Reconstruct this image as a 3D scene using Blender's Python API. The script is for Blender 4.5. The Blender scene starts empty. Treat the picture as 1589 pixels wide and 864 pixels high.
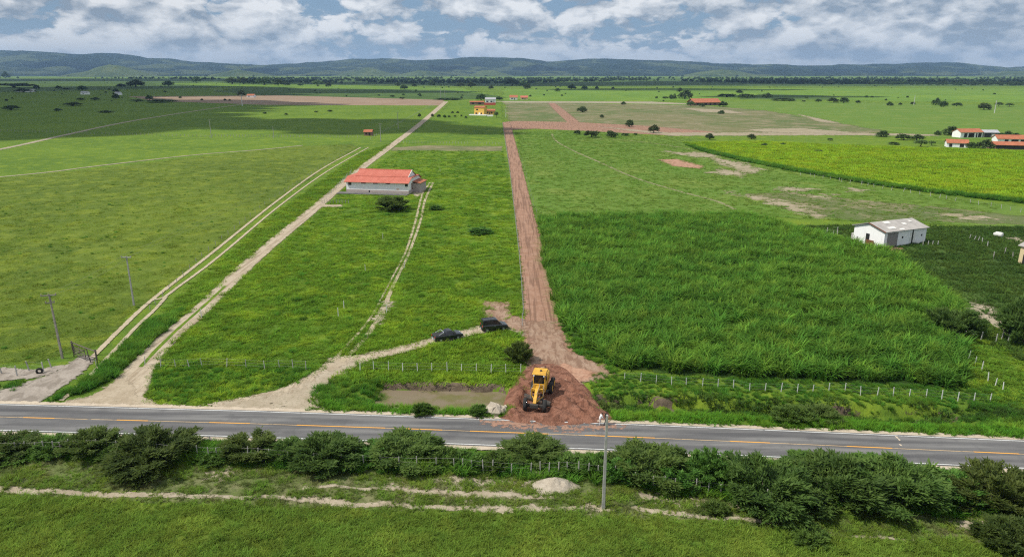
import bpy, bmesh, math, random
import numpy as np
from mathutils import Vector, Matrix, noise as mnoise

# ------------------------------------------------------------------ camera, sky, sun, exposure
scn = bpy.context.scene
COL = scn.collection
R = math.radians
HC, PITCH, FPX = 38.0, R(16.2), 1100.0
cam_d = bpy.data.cameras.new('camera')
cam_d.sensor_width = 36.0
cam_d.lens = 36.0 * FPX / 1589.0
cam_d.clip_start = 0.5
cam_d.clip_end = 60000
cam = bpy.data.objects.new('camera', cam_d)
COL.objects.link(cam)
cam.location = (0, 0, HC)
cam.rotation_euler = (R(90) - PITCH, 0, 0)
scn.camera = cam

SUN_EL, SUN_AZ = R(52), R(255)          # azimuth clockwise from +Y
SD = Vector((math.sin(SUN_AZ) * math.cos(SUN_EL), math.cos(SUN_AZ) * math.cos(SUN_EL), math.sin(SUN_EL)))
sl = bpy.data.lights.new('sun', 'SUN')
sl.energy = 4.6
sl.angle = R(0.53)
sl.color = (1.0, 0.95, 0.86)
so = bpy.data.objects.new('sun', sl)
COL.objects.link(so)
so.rotation_euler = (-SD).to_track_quat('-Z', 'Y').to_euler()

scn.view_settings.view_transform = 'Standard'
scn.view_settings.look = 'None'
scn.view_settings.exposure = 0.0
scn.view_settings.gamma = 1.0
scn.view_settings.use_curve_mapping = False


class NT:
    """small node-tree helper"""
    def __init__(self, tree):
        self.t = tree
        tree.nodes.clear()

    def n(self, typ, **kw):
        nd = self.t.nodes.new(typ)
        for k, v in kw.items():
            if k.startswith('i_'):
                nd.inputs[k[2:].replace('_', ' ')].default_value = v
            else:
                setattr(nd, k, v)
        return nd

    def l(self, a, b):
        self.t.links.new(a, b)

    def math(self, op, a, b=None, c=None, clamp=False):
        nd = self.t.nodes.new('ShaderNodeMath')
        nd.operation = op
        nd.use_clamp = clamp
        for i, v in enumerate((a, b, c)):
            if v is None:
                continue
            if isinstance(v, (int, float)):
                nd.inputs[i].default_value = v
            else:
                self.l(v, nd.inputs[i])
        return nd.outputs[0]

    def ramp(self, fac, lo, hi):
        nd = self.t.nodes.new('ShaderNodeMapRange')
        nd.interpolation_type = 'SMOOTHSTEP'
        self.l(fac, nd.inputs['Value'])
        nd.inputs['From Min'].default_value = lo
        nd.inputs['From Max'].default_value = hi
        return nd.outputs[0]

    def mix(self, fac, a, b):
        nd = self.t.nodes.new('ShaderNodeMix')
        nd.data_type = 'RGBA'
        for s, v in ((nd.inputs[0], fac), (nd.inputs[6], a), (nd.inputs[7], b)):
            if isinstance(v, (int, float)):
                s.default_value = v
            elif isinstance(v, tuple):
                s.default_value = v if len(v) == 4 else v + (1,)
            else:
                self.l(v, s)
        return nd.outputs[2]

    def noise(self, vec, scale, detail=4.0, rough=0.55, dist=0.0):
        nd = self.t.nodes.new('ShaderNodeTexNoise')
        if vec is not None:
            self.l(vec, nd.inputs['Vector'])
        nd.inputs['Scale'].default_value = scale
        nd.inputs['Detail'].default_value = detail
        nd.inputs['Roughness'].default_value = rough
        nd.inputs['Distortion'].default_value = dist
        return nd.outputs[0]

    def mapping(self, vec, scale=(1, 1, 1), loc=(0, 0, 0), rot=(0, 0, 0)):
        nd = self.t.nodes.new('ShaderNodeMapping')
        self.l(vec, nd.inputs['Vector'])
        nd.inputs['Scale'].default_value = scale
        nd.inputs['Location'].default_value = loc
        nd.inputs['Rotation'].default_value = rot
        return nd.outputs[0]


def make_world():
    w = bpy.data.worlds.new('World')
    scn.world = w
    w.use_nodes = True
    w.cycles.sampling_method = 'MANUAL'
    w.cycles.sample_map_resolution = 256
    t = NT(w.node_tree)
    sky = t.n('ShaderNodeTexSky', sky_type='NISHITA', sun_disc=False)
    sky.sun_elevation = SUN_EL
    sky.sun_rotation = SUN_AZ
    sky.air_density = 1.0
    sky.dust_density = 0.3
    sky.ozone_density = 2.0
    skc = t.n('ShaderNodeVectorMath', operation='SCALE')
    t.l(sky.outputs[0], skc.inputs[0])
    skc.inputs['Scale'].default_value = 0.06
    tc = t.n('ShaderNodeTexCoord')
    d = tc.outputs['Generated']

    def density(dx, dz):
        """broken cumulus: wide lumps with cauliflower edges"""
        p = t.mapping(d, scale=(1.0, 1.0, 2.2), loc=(1.7 + dx, 0.35, dz))
        wrp = t.n('ShaderNodeTexNoise')
        t.l(p, wrp.inputs['Vector'])
        wrp.inputs['Scale'].default_value = 16.0
        wrp.inputs['Detail'].default_value = 4.0
        off = t.n('ShaderNodeVectorMath', operation='MULTIPLY_ADD')
        t.l(wrp.outputs['Color'], off.inputs[0])
        off.inputs[1].default_value = (0.05, 0.05, 0.05)
        t.l(p, off.inputs[2])
        q = off.outputs[0]
        big = t.noise(q, 4.2, 5.0, 0.55)
        mid = t.noise(q, 11.0, 5.0, 0.6)
        vo = t.n('ShaderNodeTexVoronoi', feature='F1')
        t.l(q, vo.inputs['Vector'])
        vo.inputs['Scale'].default_value = 15.0
        vo.inputs['Detail'].default_value = 2.0
        vo.inputs['Roughness'].default_value = 0.55
        a = t.math('MULTIPLY', big, 1.15)
        a = t.math('ADD', a, t.math('MULTIPLY', mid, 0.75))
        fin = t.noise(q, 46.0, 5.0, 0.65)
        a = t.math('ADD', a, t.math('MULTIPLY', t.math('SUBTRACT', fin, 0.5), 0.34))
        return t.math('SUBTRACT', a, t.math('MULTIPLY', vo.outputs['Distance'], 0.40))
    d0 = density(0.0, 0.0)
    d1 = density(-0.012, 0.042)                                # towards the light, above
    cover = t.ramp(d0, 0.30, 0.42)
    lit = t.math('MULTIPLY', t.math('SUBTRACT', d0, d1), 2.9)
    thick = t.ramp(d0, 0.85, 0.40)
    lit = t.math('ADD', t.math('ADD', lit, 0.26), t.math('MULTIPLY', thick, 0.30), clamp=True)
    cloud = t.mix(lit, (0.31, 0.385, 0.475), (0.93, 0.95, 0.97))
    sep = t.n('ShaderNodeSeparateXYZ')
    t.l(d, sep.inputs[0])
    low = t.ramp(sep.outputs[2], 0.06, -0.005)
    cloud = t.mix(t.math('MULTIPLY', low, 0.55), cloud, (0.58, 0.645, 0.72))
    blue = t.mix(0.65, skc.outputs[0], (0.27, 0.43, 0.64))
    veil = t.mix(t.math('MULTIPLY', low, 0.5), blue, (0.52, 0.62, 0.74))
    col = t.mix(cover, veil, cloud)
    bg = t.n('ShaderNodeBackground')
    t.l(col, bg.inputs[0])
    bg.inputs[1].default_value = 1.0
    out = t.n('ShaderNodeOutputWorld')
    t.l(bg.outputs[0], out.inputs[0])


make_world()

# ------------------------------------------------------------------ helpers
rng = np.random.default_rng(7)
random.seed(7)
cP, sP = math.cos(PITCH), math.sin(PITCH)


def P(px, py, z=0.0):
    """ground point (height z) that stands at a spot of the photograph"""
    u = (px - 794.5) / FPX
    v = -(py - 432.0) / FPX
    dz = -sP + v * cP
    t = (z - HC) / dz
    return (u * t, (cP + v * sP) * t)


def PP(pts, z=0.0):
    return [P(a, b, z) for a, b in pts]


def at_depth(px, py, Y):
    u = (px - 794.5) / FPX
    v = -(py - 432.0) / FPX
    t = Y / (cP + v * sP)
    return (u * t, Y, HC + (-sP + v * cP) * t)


def tag(o, label=None, cat=None, group=None, kind=None):
    if label: o['label'] = label
    if cat: o['category'] = cat
    if group: o['group'] = group
    if kind: o['kind'] = kind
    return o


def empty(name, loc=(0, 0, 0), rz=0.0):
    o = bpy.data.objects.new(name, None)
    o.empty_display_size = 0.2
    COL.objects.link(o)
    o.location = loc
    o.rotation_euler = (0, 0, rz)
    return o


def link(name, me, parent=None, loc=None, rz=None, rot=None, sc=None):
    o = bpy.data.objects.new(name, me)
    COL.objects.link(o)
    if parent is not None: o.parent = parent
    if loc is not None: o.location = loc
    if rot is not None: o.rotation_euler = rot
    elif rz is not None: o.rotation_euler = (0, 0, rz)
    if sc is not None: o.scale = sc if hasattr(sc, '__len__') else (sc, sc, sc)
    return o


def copy_tree(o, parent=None):
    c = o.copy()
    COL.objects.link(c)
    c.parent = parent
    for ch in o.children:
        copy_tree(ch, c)
    return c


class MB:
    """collects shapes into one mesh"""
    def __init__(self):
        self.v, self.f = [], []

    def add(self, vs, fs):
        b = len(self.v)
        self.v += [tuple(p) for p in vs]
        self.f += [tuple(i + b for i in f) for f in fs]
        return self

    def box(self, x0, x1, y0, y1, z0, z1):
        vs = [(x, y, z) for z in (z0, z1) for y in (y0, y1) for x in (x0, x1)]
        return self.add(vs, [(0, 2, 3, 1), (4, 5, 7, 6), (0, 1, 5, 4), (2, 6, 7, 3), (0, 4, 6, 2), (1, 3, 7, 5)])

    def hexa(self, bot, top):
        """bot and top: four (x,y,z) each, counter-clockwise"""
        return self.add(list(bot) + list(top), [(3, 2, 1, 0), (4, 5, 6, 7), (0, 1, 5, 4), (1, 2, 6, 5), (2, 3, 7, 6), (3, 0, 4, 7)])

    def tube(self, pts, rad, n=6, cap=True):
        pts = [Vector(p) for p in pts]
        if not hasattr(rad, '__len__'): rad = [rad] * len(pts)
        vs, fs = [], []
        for i, p in enumerate(pts):
            a = pts[max(i - 1, 0)]
            b = pts[min(i + 1, len(pts) - 1)]
            d = (b - a).normalized()
            u = d.cross(Vector((0, 0, 1)))
            if u.length < 1e-3: u = d.cross(Vector((1, 0, 0)))
            u.normalize()
            w = d.cross(u)
            for k in range(n):
                an = 2 * math.pi * k / n
                vs.append(p + u * (math.cos(an) * rad[i]) + w * (math.sin(an) * rad[i]))
        for i in range(len(pts) - 1):
            for k in range(n):
                a, b = i * n + k, i * n + (k + 1) % n
                fs.append((a, a + n, b + n, b))
        if cap:
            fs.append(tuple(range(n)))
            fs.append(tuple(range((len(pts) - 1) * n + n - 1, (len(pts) - 1) * n - 1, -1)))
        return self.add(vs, fs)

    def lathe_y(self, prof, c=(0, 0, 0), n=18):
        """profile (radius, y) spun round the y axis through c"""
        vs, fs = [], []
        for r, y in prof:
            for k in range(n):
                a = 2 * math.pi * k / n
                vs.append((c[0] + r * math.cos(a), c[1] + y, c[2] + r * math.sin(a)))
        for i in range(len(prof) - 1):
            for k in range(n):
                a, b = i * n + k, i * n + (k + 1) % n
                fs.append((a, b, b + n, a + n))
        return self.add(vs, fs)

    def loft(self, rings, cap=True):
        n = len(rings[0])
        vs = [p for r in rings for p in r]
        fs = []
        for i in range(len(rings) - 1):
            for k in range(n):
                a, b = i * n + k, i * n + (k + 1) % n
                fs.append((a, b, b + n, a + n))
        if cap:
            fs.append(tuple(range(n - 1, -1, -1)))
            fs.append(tuple(range((len(rings) - 1) * n, len(rings) * n)))
        return self.add(vs, fs)

    def mesh(self, name, mat, smooth=False):
        me = bpy.data.meshes.new(name)
        me.from_pydata(self.v, [], self.f)
        bm = bmesh.new()
        bm.from_mesh(me)
        bmesh.ops.recalc_face_normals(bm, faces=bm.faces)
        bm.to_mesh(me)
        bm.free()
        if mat: me.materials.append(mat)
        if smooth:
            me.polygons.foreach_set('use_smooth', [True] * len(me.polygons))
        return me

    def build(self, name, mat, parent=None, smooth=False, bevel=0.0, **kw):
        o = link(name, self.mesh(name, mat, smooth), parent, **kw)
        if bevel:
            m = o.modifiers.new('bevel', 'BEVEL')
            m.width = bevel
            m.segments = 2
            m.limit_method = 'ANGLE'
        return o


def np_mesh(name, verts, faces, mat, attrs=None, smooth=False):
    """verts (N,3), faces (M,k) numpy -> mesh"""
    me = bpy.data.meshes.new(name)
    verts = np.asarray(verts, dtype=np.float32)
    faces = np.asarray(faces, dtype=np.int32)
    k = faces.shape[1]
    me.vertices.add(len(verts))
    me.vertices.foreach_set('co', verts.ravel())
    me.loops.add(faces.size)
    me.loops.foreach_set('vertex_index', faces.ravel())
    me.polygons.add(len(faces))
    me.polygons.foreach_set('loop_start', np.arange(0, faces.size, k, dtype=np.int32))
    me.polygons.foreach_set('loop_total', np.full(len(faces), k, dtype=np.int32))
    if smooth:
        me.polygons.foreach_set('use_smooth', np.ones(len(faces), dtype=bool))
    me.update(calc_edges=True)
    for an, av in (attrs or {}).items():
        at = me.attributes.new(an, 'FLOAT', 'POINT')
        at.data.foreach_set('value', np.asarray(av, dtype=np.float32))
    if mat: me.materials.append(mat)
    return me


def vnoise(x, y, seed=0):
    """cheap smooth value noise, vectorised"""
    x = np.asarray(x, dtype=np.float64)
    y = np.asarray(y, dtype=np.float64)
    xi, yi = np.floor(x), np.floor(y)
    xf, yf = x - xi, y - yi
    u, v = xf * xf * (3 - 2 * xf), yf * yf * (3 - 2 * yf)

    def h(a, b):
        s = np.sin(a * 127.1 + b * 311.7 + seed * 74.7) * 43758.5453
        return s - np.floor(s)
    return (h(xi, yi) * (1 - u) + h(xi + 1, yi) * u) * (1 - v) + (h(xi, yi + 1) * (1 - u) + h(xi + 1, yi + 1) * u) * v


def fbm(x, y, seed=0, o=4):
    s, a, t = 0, 0.5, 0
    for i in range(o):
        s = s + a * vnoise(x * 2 ** i, y * 2 ** i, seed + i)
        t += a
        a *= 0.5
    return s / t


def inside(poly, x, y):
    poly = np.asarray(poly)
    r = np.zeros(x.shape, dtype=bool)
    j = len(poly) - 1
    for i in range(len(poly)):
        xi, yi = poly[i]
        xj, yj = poly[j]
        c = ((yi > y) != (yj > y)) & (x < (xj - xi) * (y - yi) / (yj - yi + 1e-12) + xi)
        r ^= c
        j = i
    return r


def dist_line(pts, x, y, closed=False):
    d = np.full(x.shape, 1e9)
    n = len(pts)
    for i in range(n if closed else n - 1):
        ax, ay = pts[i][0], pts[i][1]
        bx, by = pts[(i + 1) % n][0], pts[(i + 1) % n][1]
        ex, ey = bx - ax, by - ay
        t = np.clip(((x - ax) * ex + (y - ay) * ey) / (ex * ex + ey * ey + 1e-9), 0, 1)
        d = np.minimum(d, np.hypot(x - ax - t * ex, y - ay - t * ey))
    return d


def resample(pts, step):
    """smooth (Catmull-Rom) polyline with even steps"""
    p = [np.array(q, dtype=float) for q in pts]
    p = [2 * p[0] - p[1]] + p + [2 * p[-1] - p[-2]]
    out = []
    for i in range(1, len(p) - 2):
        L = np.linalg.norm(p[i + 1] - p[i])
        m = max(2, int(L / step))
        for k in range(m):
            t = k / m
            out.append(0.5 * ((2 * p[i]) + (-p[i - 1] + p[i + 1]) * t + (2 * p[i - 1] - 5 * p[i] + 4 * p[i + 1] - p[i + 2]) * t * t + (-p[i - 1] + 3 * p[i] - 3 * p[i + 1] + p[i + 2]) * t ** 3))
    out.append(p[-2])
    return np.array(out)


# ------------------------------------------------------------------ materials
MATS = {}


def new_mat(name):
    m = bpy.data.materials.new(name)
    m.use_nodes = True
    MATS[name] = m
    return m, NT(m.node_tree)


def finish(t, shader, disp=None):
    o = t.n('ShaderNodeOutputMaterial')
    t.l(shader, o.inputs[0])


def principled(t, color, rough=0.8, metal=0.0, spec=0.3, normal=None):
    b = t.n('ShaderNodeBsdfPrincipled')
    if isinstance(color, tuple):
        b.inputs['Base Color'].default_value = color + (1,) if len(color) == 3 else color
    else:
        t.l(color, b.inputs['Base Color'])
    if isinstance(rough, (int, float)): b.inputs['Roughness'].default_value = rough
    else: t.l(rough, b.inputs['Roughness'])
    b.inputs['Metallic'].default_value = metal
    b.inputs['Specular IOR Level'].default_value = spec
    if normal is not None: t.l(normal, b.inputs['Normal'])
    return b.outputs[0]


def bump(t, h, strength=0.5, dist=0.1):
    b = t.n('ShaderNodeBump')
    b.inputs['Strength'].default_value = strength
    b.inputs['Distance'].default_value = dist
    t.l(h, b.inputs['Height'])
    return b.outputs[0]


def paint(name, c, rough=0.5, metal=0.0, spec=0.4, var=0.25, scale=3.0, dirt=None):
    """plain stuff with mottling and a little dirt"""
    m, t = new_mat(name)
    tc = t.n('ShaderNodeTexCoord')
    n = t.noise(tc.outputs['Object'], scale, 6.0, 0.65)
    dk = tuple(x * (1 - var) for x in c)
    lt = tuple(min(1, x * (1 + var * 0.5)) for x in c)
    col = t.mix(t.ramp(n, 0.3, 0.7), dk, lt)
    if dirt:
        n2 = t.noise(tc.outputs['Object'], scale * 0.6, 5.0, 0.7, 0.6)
        col = t.mix(t.math('MULTIPLY', t.ramp(n2, 0.52, 0.72), 0.65), col, dirt)
    finish(t, principled(t, col, rough, metal, spec, bump(t, n, 0.25, 0.02)))
    return m


def grass_color(t, cols, big=0.018, mid=0.16, fine=0.9):
    A, B, C, D = cols
    g = t.n('ShaderNodeNewGeometry')
    pos = g.outputs['Position']
    flat = t.mapping(pos, scale=(1, 1, 0.0))
    n1 = t.noise(flat, big, 5.0, 0.6, 0.3)
    n2 = t.noise(flat, mid, 6.0, 0.65, 0.5)
    n3 = t.noise(flat, fine, 5.0, 0.7, 0.3)
    c = t.mix(t.ramp(n1, 0.38, 0.62), A, B)
    c = t.mix(t.math('MULTIPLY', t.ramp(n2, 0.46, 0.66), 0.85), c, C)
    c = t.mix(t.math('MULTIPLY', t.ramp(n3, 0.48, 0.70), 0.6), c, D)
    return c, n2, n3, flat


def edge_alpha(t, shader, scale, flat, amt=0.9):
    """ragged, noise-broken border: 'edge' runs 0 (rim) to 1 (core)"""
    a = t.n('ShaderNodeAttribute', attribute_name='edge')
    n = t.noise(flat, scale, 6.0, 0.7, 0.3)
    f = t.math('ADD', a.outputs['Fac'], t.math('MULTIPLY', t.math('SUBTRACT', n, 0.5), amt * 2))
    f = t.ramp(f, 0.38, 0.62)
    tr = t.n('ShaderNodeBsdfTransparent')
    mx = t.n('ShaderNodeMixShader')
    t.l(f, mx.inputs[0])
    t.l(tr.outputs[0], mx.inputs[1])
    t.l(shader, mx.inputs[2])
    return mx.outputs[0]


def grass_mat(name, cols, edge=None, bstr=0.7, bdist=0.35, **kw):
    m, t = new_mat(name)
    c, n2, n3, flat = grass_color(t, cols, **kw)
    n4 = t.noise(flat, 3.5, 4.0, 0.7)
    h = t.math('ADD', n3, t.math('MULTIPLY', n4, 0.5))
    sh = principled(t, c, 0.9, 0, 0.1, bump(t, h, bstr, bdist))
    if edge: sh = edge_alpha(t, sh, edge, flat)
    finish(t, sh)
    return m


def blade_mat(name, cols, gain=1.75, trans=0.42, **kw):
    m, t = new_mat(name)
    c, n2, n3, flat = grass_color(t, cols, **kw)
    oi = t.n('ShaderNodeObjectInfo')
    hsv = t.n('ShaderNodeHueSaturation')
    t.l(c, hsv.inputs['Color'])
    v = t.math('ADD', t.math('MULTIPLY', oi.outputs['Random'], 0.5 * gain), 0.75 * gain)
    t.l(v, hsv.inputs['Value'])
    t.l(t.math('ADD', t.math('MULTIPLY', oi.outputs['Random'], 0.03), 0.485), hsv.inputs['Hue'])
    d = t.n('ShaderNodeBsdfDiffuse')
    t.l(hsv.outputs[0], d.inputs[0])
    tr = t.n('ShaderNodeBsdfTranslucent')
    t.l(hsv.outputs[0], tr.inputs[0])
    mx = t.n('ShaderNodeMixShader')
    mx.inputs[0].default_value = trans
    t.l(d.outputs[0], mx.inputs[1])
    t.l(tr.outputs[0], mx.inputs[2])
    finish(t, mx.outputs[0])
    return m


def leaf_mat(name, ca, cb, trans=0.3):
    m, t = new_mat(name)
    tc = t.n('ShaderNodeTexCoord')
    oi = t.n('ShaderNodeObjectInfo')
    n = t.noise(tc.outputs['Object'], 0.9, 4.0, 0.65)
    c = t.mix(t.ramp(n, 0.35, 0.65), ca, cb)
    hsv = t.n('ShaderNodeHueSaturation')
    t.l(c, hsv.inputs['Color'])
    t.l(t.math('ADD', t.math('MULTIPLY', oi.outputs['Random'], 0.5), 0.75), hsv.inputs['Value'])
    t.l(t.math('ADD', t.math('MULTIPLY', oi.outputs['Random'], 0.04), 0.48), hsv.inputs['Hue'])
    sh = principled(t, hsv.outputs[0], 0.65, 0, 0.25)
    tr = t.n('ShaderNodeBsdfTranslucent')
    t.l(hsv.outputs[0], tr.inputs[0])
    mx = t.n('ShaderNodeMixShader')
    mx.inputs[0].default_value = trans
    t.l(sh, mx.inputs[1])
    t.l(tr.outputs[0], mx.inputs[2])
    finish(t, mx.outputs[0])
    return m


def soil_mat(name, c1, c2, c3, edge=None, scale=0.5, rough=0.95, streak=None, bstr=0.6, bdist=0.12, amt=0.9):
    m, t = new_mat(name)
    g = t.n('ShaderNodeNewGeometry')
    flat = g.outputs['Position']
    n1 = t.noise(flat, scale, 6.0, 0.65, 0.4)
    n2 = t.noise(flat, scale * 5.5, 6.0, 0.7, 0.2)
    c = t.mix(t.ramp(n1, 0.35, 0.65), c1, c2)
    c = t.mix(t.math('MULTIPLY', t.ramp(n2, 0.5, 0.72), 0.7), c, c3)
    h = n2
    if streak:                                   # wheel and blade marks run along the way
        s = t.mapping(flat, scale=streak)
        n3 = t.noise(s, 1.0, 4.0, 0.6, 0.5)
        c = t.mix(t.math('MULTIPLY', t.ramp(n3, 0.48, 0.60), 0.7), c, c3)
        h = t.math('ADD', n2, t.math('MULTIPLY', n3, 1.2))
    sh = principled(t, c, rough, 0, 0.15, bump(t, h, bstr, bdist))
    if edge: sh = edge_alpha(t, sh, edge, flat, amt)
    finish(t, sh)
    return m


G_PAST = ((0.080, 0.152, 0.018), (0.105, 0.185, 0.020), (0.155, 0.232, 0.022), (0.050, 0.102, 0.014))
G_LEFT = ((0.080, 0.130, 0.019), (0.112, 0.168, 0.023), (0.158, 0.212, 0.027), (0.056, 0.096, 0.015))
G_PLOT = ((0.076, 0.144, 0.016), (0.106, 0.176, 0.018), (0.168, 0.236, 0.021), (0.054, 0.110, 0.013))
G_FORE = ((0.084, 0.144, 0.023), (0.104, 0.168, 0.025), (0.138, 0.198, 0.032), (0.048, 0.090, 0.016))
G_CROP = ((0.155, 0.258, 0.020), (0.190, 0.290, 0.020), (0.250, 0.335, 0.026), (0.085, 0.165, 0.018))
G_PALE = ((0.094, 0.172, 0.030), (0.088, 0.172, 0.028), (0.135, 0.200, 0.042), (0.072, 0.135, 0.026))
G_DARK = ((0.045, 0.085, 0.020), (0.060, 0.105, 0.022), (0.080, 0.130, 0.026), (0.025, 0.050, 0.014))
G_DRY = ((0.175, 0.165, 0.080), (0.105, 0.140, 0.045), (0.260, 0.215, 0.135), (0.085, 0.115, 0.038))
G_CANE = ((0.058, 0.128, 0.019), (0.078, 0.156, 0.021), (0.128, 0.210, 0.028), (0.034, 0.080, 0.014))

def warmer(g, r=1.13, gg=1.04):
    return tuple((c[0] * r, c[1] * gg, c[2]) for c in g)


G_PAST, G_LEFT, G_PLOT, G_FORE, G_PALE = warmer(G_PAST), warmer(G_LEFT, 1.10, 1.02), warmer(G_PLOT, 1.06, 1.06), warmer(G_FORE), warmer(G_PALE, 1.22, 1.1)
G_CROP = warmer(G_CROP, 1.12, 1.06)
grass_mat('ground_grass', G_PAST)
grass_mat('left_grass', G_LEFT, edge=0.15, bstr=0.5, bdist=0.2)
grass_mat('plot_grass', G_PLOT, edge=0.25)
grass_mat('fore_grass', G_FORE, edge=0.5)
grass_mat('crop_grass', G_CROP, edge=0.15, mid=0.1, fine=0.35)
grass_mat('pale_grass', G_PALE, edge=0.03, mid=0.05, fine=0.3)
grass_mat('dark_grass', G_DARK, edge=0.1)
grass_mat('dry_grass', G_DRY, edge=0.06, big=0.012, mid=0.06, fine=0.22)
grass_mat('bright_far', ((0.115, 0.205, 0.028), (0.135, 0.235, 0.03), (0.175, 0.255, 0.03), (0.055, 0.105, 0.02)), edge=0.01, big=0.004, mid=0.014, fine=0.06, bstr=0.2)
grass_mat('deep_far', ((0.055, 0.10, 0.025), (0.07, 0.125, 0.028), (0.10, 0.155, 0.03), (0.025, 0.05, 0.016)), edge=0.01, big=0.004, mid=0.014, fine=0.06, bstr=0.2)
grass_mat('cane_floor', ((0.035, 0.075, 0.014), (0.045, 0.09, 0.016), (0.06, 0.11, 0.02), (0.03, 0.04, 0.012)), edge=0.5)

blade_mat('past_blade', G_PAST)
blade_mat('left_blade', G_LEFT)
blade_mat('plot_blade', G_PLOT)
blade_mat('fore_blade', G_FORE)
blade_mat('crop_blade', G_CROP, 1.45, mid=0.1, fine=0.35)
blade_mat('cane_blade', G_CANE, 1.85, 0.46, mid=0.3)
blade_mat('pale_blade', G_PALE, 1.45)
blade_mat('dark_blade', G_DARK, 1.45)
blade_mat('lush_blade', ((0.055, 0.135, 0.018), (0.075, 0.165, 0.02), (0.12, 0.21, 0.026), (0.03, 0.075, 0.014)), 1.6)
blade_mat('verge_blade', ((0.085, 0.20, 0.02), (0.11, 0.23, 0.022), (0.16, 0.27, 0.03), (0.05, 0.12, 0.016)), 1.45)
blade_mat('dry_blade', ((0.16, 0.19, 0.06), (0.12, 0.17, 0.045), (0.24, 0.23, 0.10), (0.07, 0.10, 0.03)), 1.1)

leaf_mat('shrub_leaf', (0.066, 0.122, 0.025), (0.130, 0.205, 0.042), 0.5)
leaf_mat('shrub_leaf_olive', (0.082, 0.136, 0.028), (0.155, 0.222, 0.046), 0.5)
leaf_mat('shrub_leaf_light', (0.070, 0.150, 0.022), (0.110, 0.205, 0.030))
leaf_mat('tree_leaf', (0.045, 0.080, 0.024), (0.080, 0.125, 0.036))
leaf_mat('tree_leaf_pale', (0.085, 0.135, 0.040), (0.120, 0.175, 0.052))
paint('bark', (0.12, 0.10, 0.075), 0.95, var=0.4)

soil_mat('sand_road', (0.385, 0.315, 0.228), (0.455, 0.382, 0.285), (0.265, 0.205, 0.138), edge=1.2, streak=(1.6, 0.08, 1), amt=0.33)
soil_mat('sand_rut', (0.38, 0.31, 0.21), (0.46, 0.385, 0.28), (0.27, 0.225, 0.14), edge=1.3, amt=0.8)
soil_mat('sand_patch', (0.335, 0.270, 0.190), (0.405, 0.335, 0.245), (0.215, 0.172, 0.105), edge=0.9, amt=1.1)
soil_mat('sand_worn', (0.330, 0.272, 0.196), (0.395, 0.335, 0.252), (0.175, 0.160, 0.088), edge=0.9, amt=2.0)
soil_mat('far_sand', (0.275, 0.230, 0.150), (0.34, 0.285, 0.20), (0.17, 0.165, 0.08), edge=0.22, scale=0.12, amt=1.3)
soil_mat('far_track', (0.29, 0.25, 0.175), (0.35, 0.305, 0.22), (0.21, 0.195, 0.115), edge=0.3, scale=0.2, amt=0.9)
soil_mat('grey_apron', (0.29, 0.25, 0.21), (0.35, 0.305, 0.26), (0.19, 0.16, 0.13), edge=0.8, streak=(0.7, 0.3, 1))
soil_mat('faint_track', (0.21, 0.205, 0.10), (0.27, 0.25, 0.14), (0.15, 0.17, 0.06), edge=0.9, amt=1.8)
soil_mat('red_road', (0.285, 0.160, 0.106), (0.345, 0.210, 0.148), (0.155, 0.088, 0.060), edge=0.9, streak=(1.9, 0.06, 1), amt=0.6)
soil_mat('red_patch', (0.38, 0.21, 0.14), (0.42, 0.26, 0.18), (0.25, 0.13, 0.085), edge=0.9, streak=(0.9, 0.5, 1), amt=0.8)
soil_mat('tan_patch', (0.275, 0.175, 0.120), (0.335, 0.235, 0.170), (0.175, 0.100, 0.066), edge=0.9, streak=(1.4, 0.35, 1), amt=0.7)
soil_mat('red_earth', (0.255, 0.116, 0.074), (0.315, 0.155, 0.104), (0.140, 0.062, 0.040), scale=0.9, bstr=1.0, bdist=0.30, streak=(1.2, 1.0, 1))
soil_mat('plough_soil', (0.25, 0.175, 0.12), (0.30, 0.215, 0.15), (0.20, 0.135, 0.095), edge=0.02, scale=0.02, amt=0.7)
soil_mat('rubble_soil', (0.38, 0.325, 0.255), (0.46, 0.40, 0.32), (0.24, 0.20, 0.14), scale=1.2, bstr=0.9)
soil_mat('bank_soil', (0.095, 0.072, 0.05), (0.17, 0.13, 0.09), (0.045, 0.036, 0.026), edge=1.2, scale=0.9, amt=0.8)  # dark soil, with the shade of the bank put into the colour
soil_mat('mud', (0.30, 0.22, 0.165), (0.38, 0.30, 0.235), (0.20, 0.145, 0.10), edge=0.6, scale=0.7, rough=0.55)

# ------------------------------------------------------------------ terrain
ROAD_FAR = np.array([(-400, 95.0), (-160, 83.5), (-95, 79.0), (-60.7, 76.7), (-29.5, 74.9), (-11.5, 73.6), (14.8, 71.6), (27.4, 70.5), (54.9, 68.0), (100, 64.0), (220, 53.0), (400, 36)])
ROAD_NEAR = np.array([(-400, 88.6), (-160, 77.1), (-95, 72.7), (-52.7, 70.2), (-31.1, 69.1), (-10.7, 67.8), (10.5, 66.2), (32.5, 64.3), (51.2, 62.6), (100, 58.0), (220, 47.0), (400, 30)])


def yfar(x): return np.interp(x, ROAD_FAR[:, 0], ROAD_FAR[:, 1])
def ynear(x): return np.interp(x, ROAD_NEAR[:, 0], ROAD_NEAR[:, 1])


def sstep(a, b, x):
    t = np.clip((x - a) / (b - a), 0, 1)
    return t * t * (3 - 2 * t)


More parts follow.
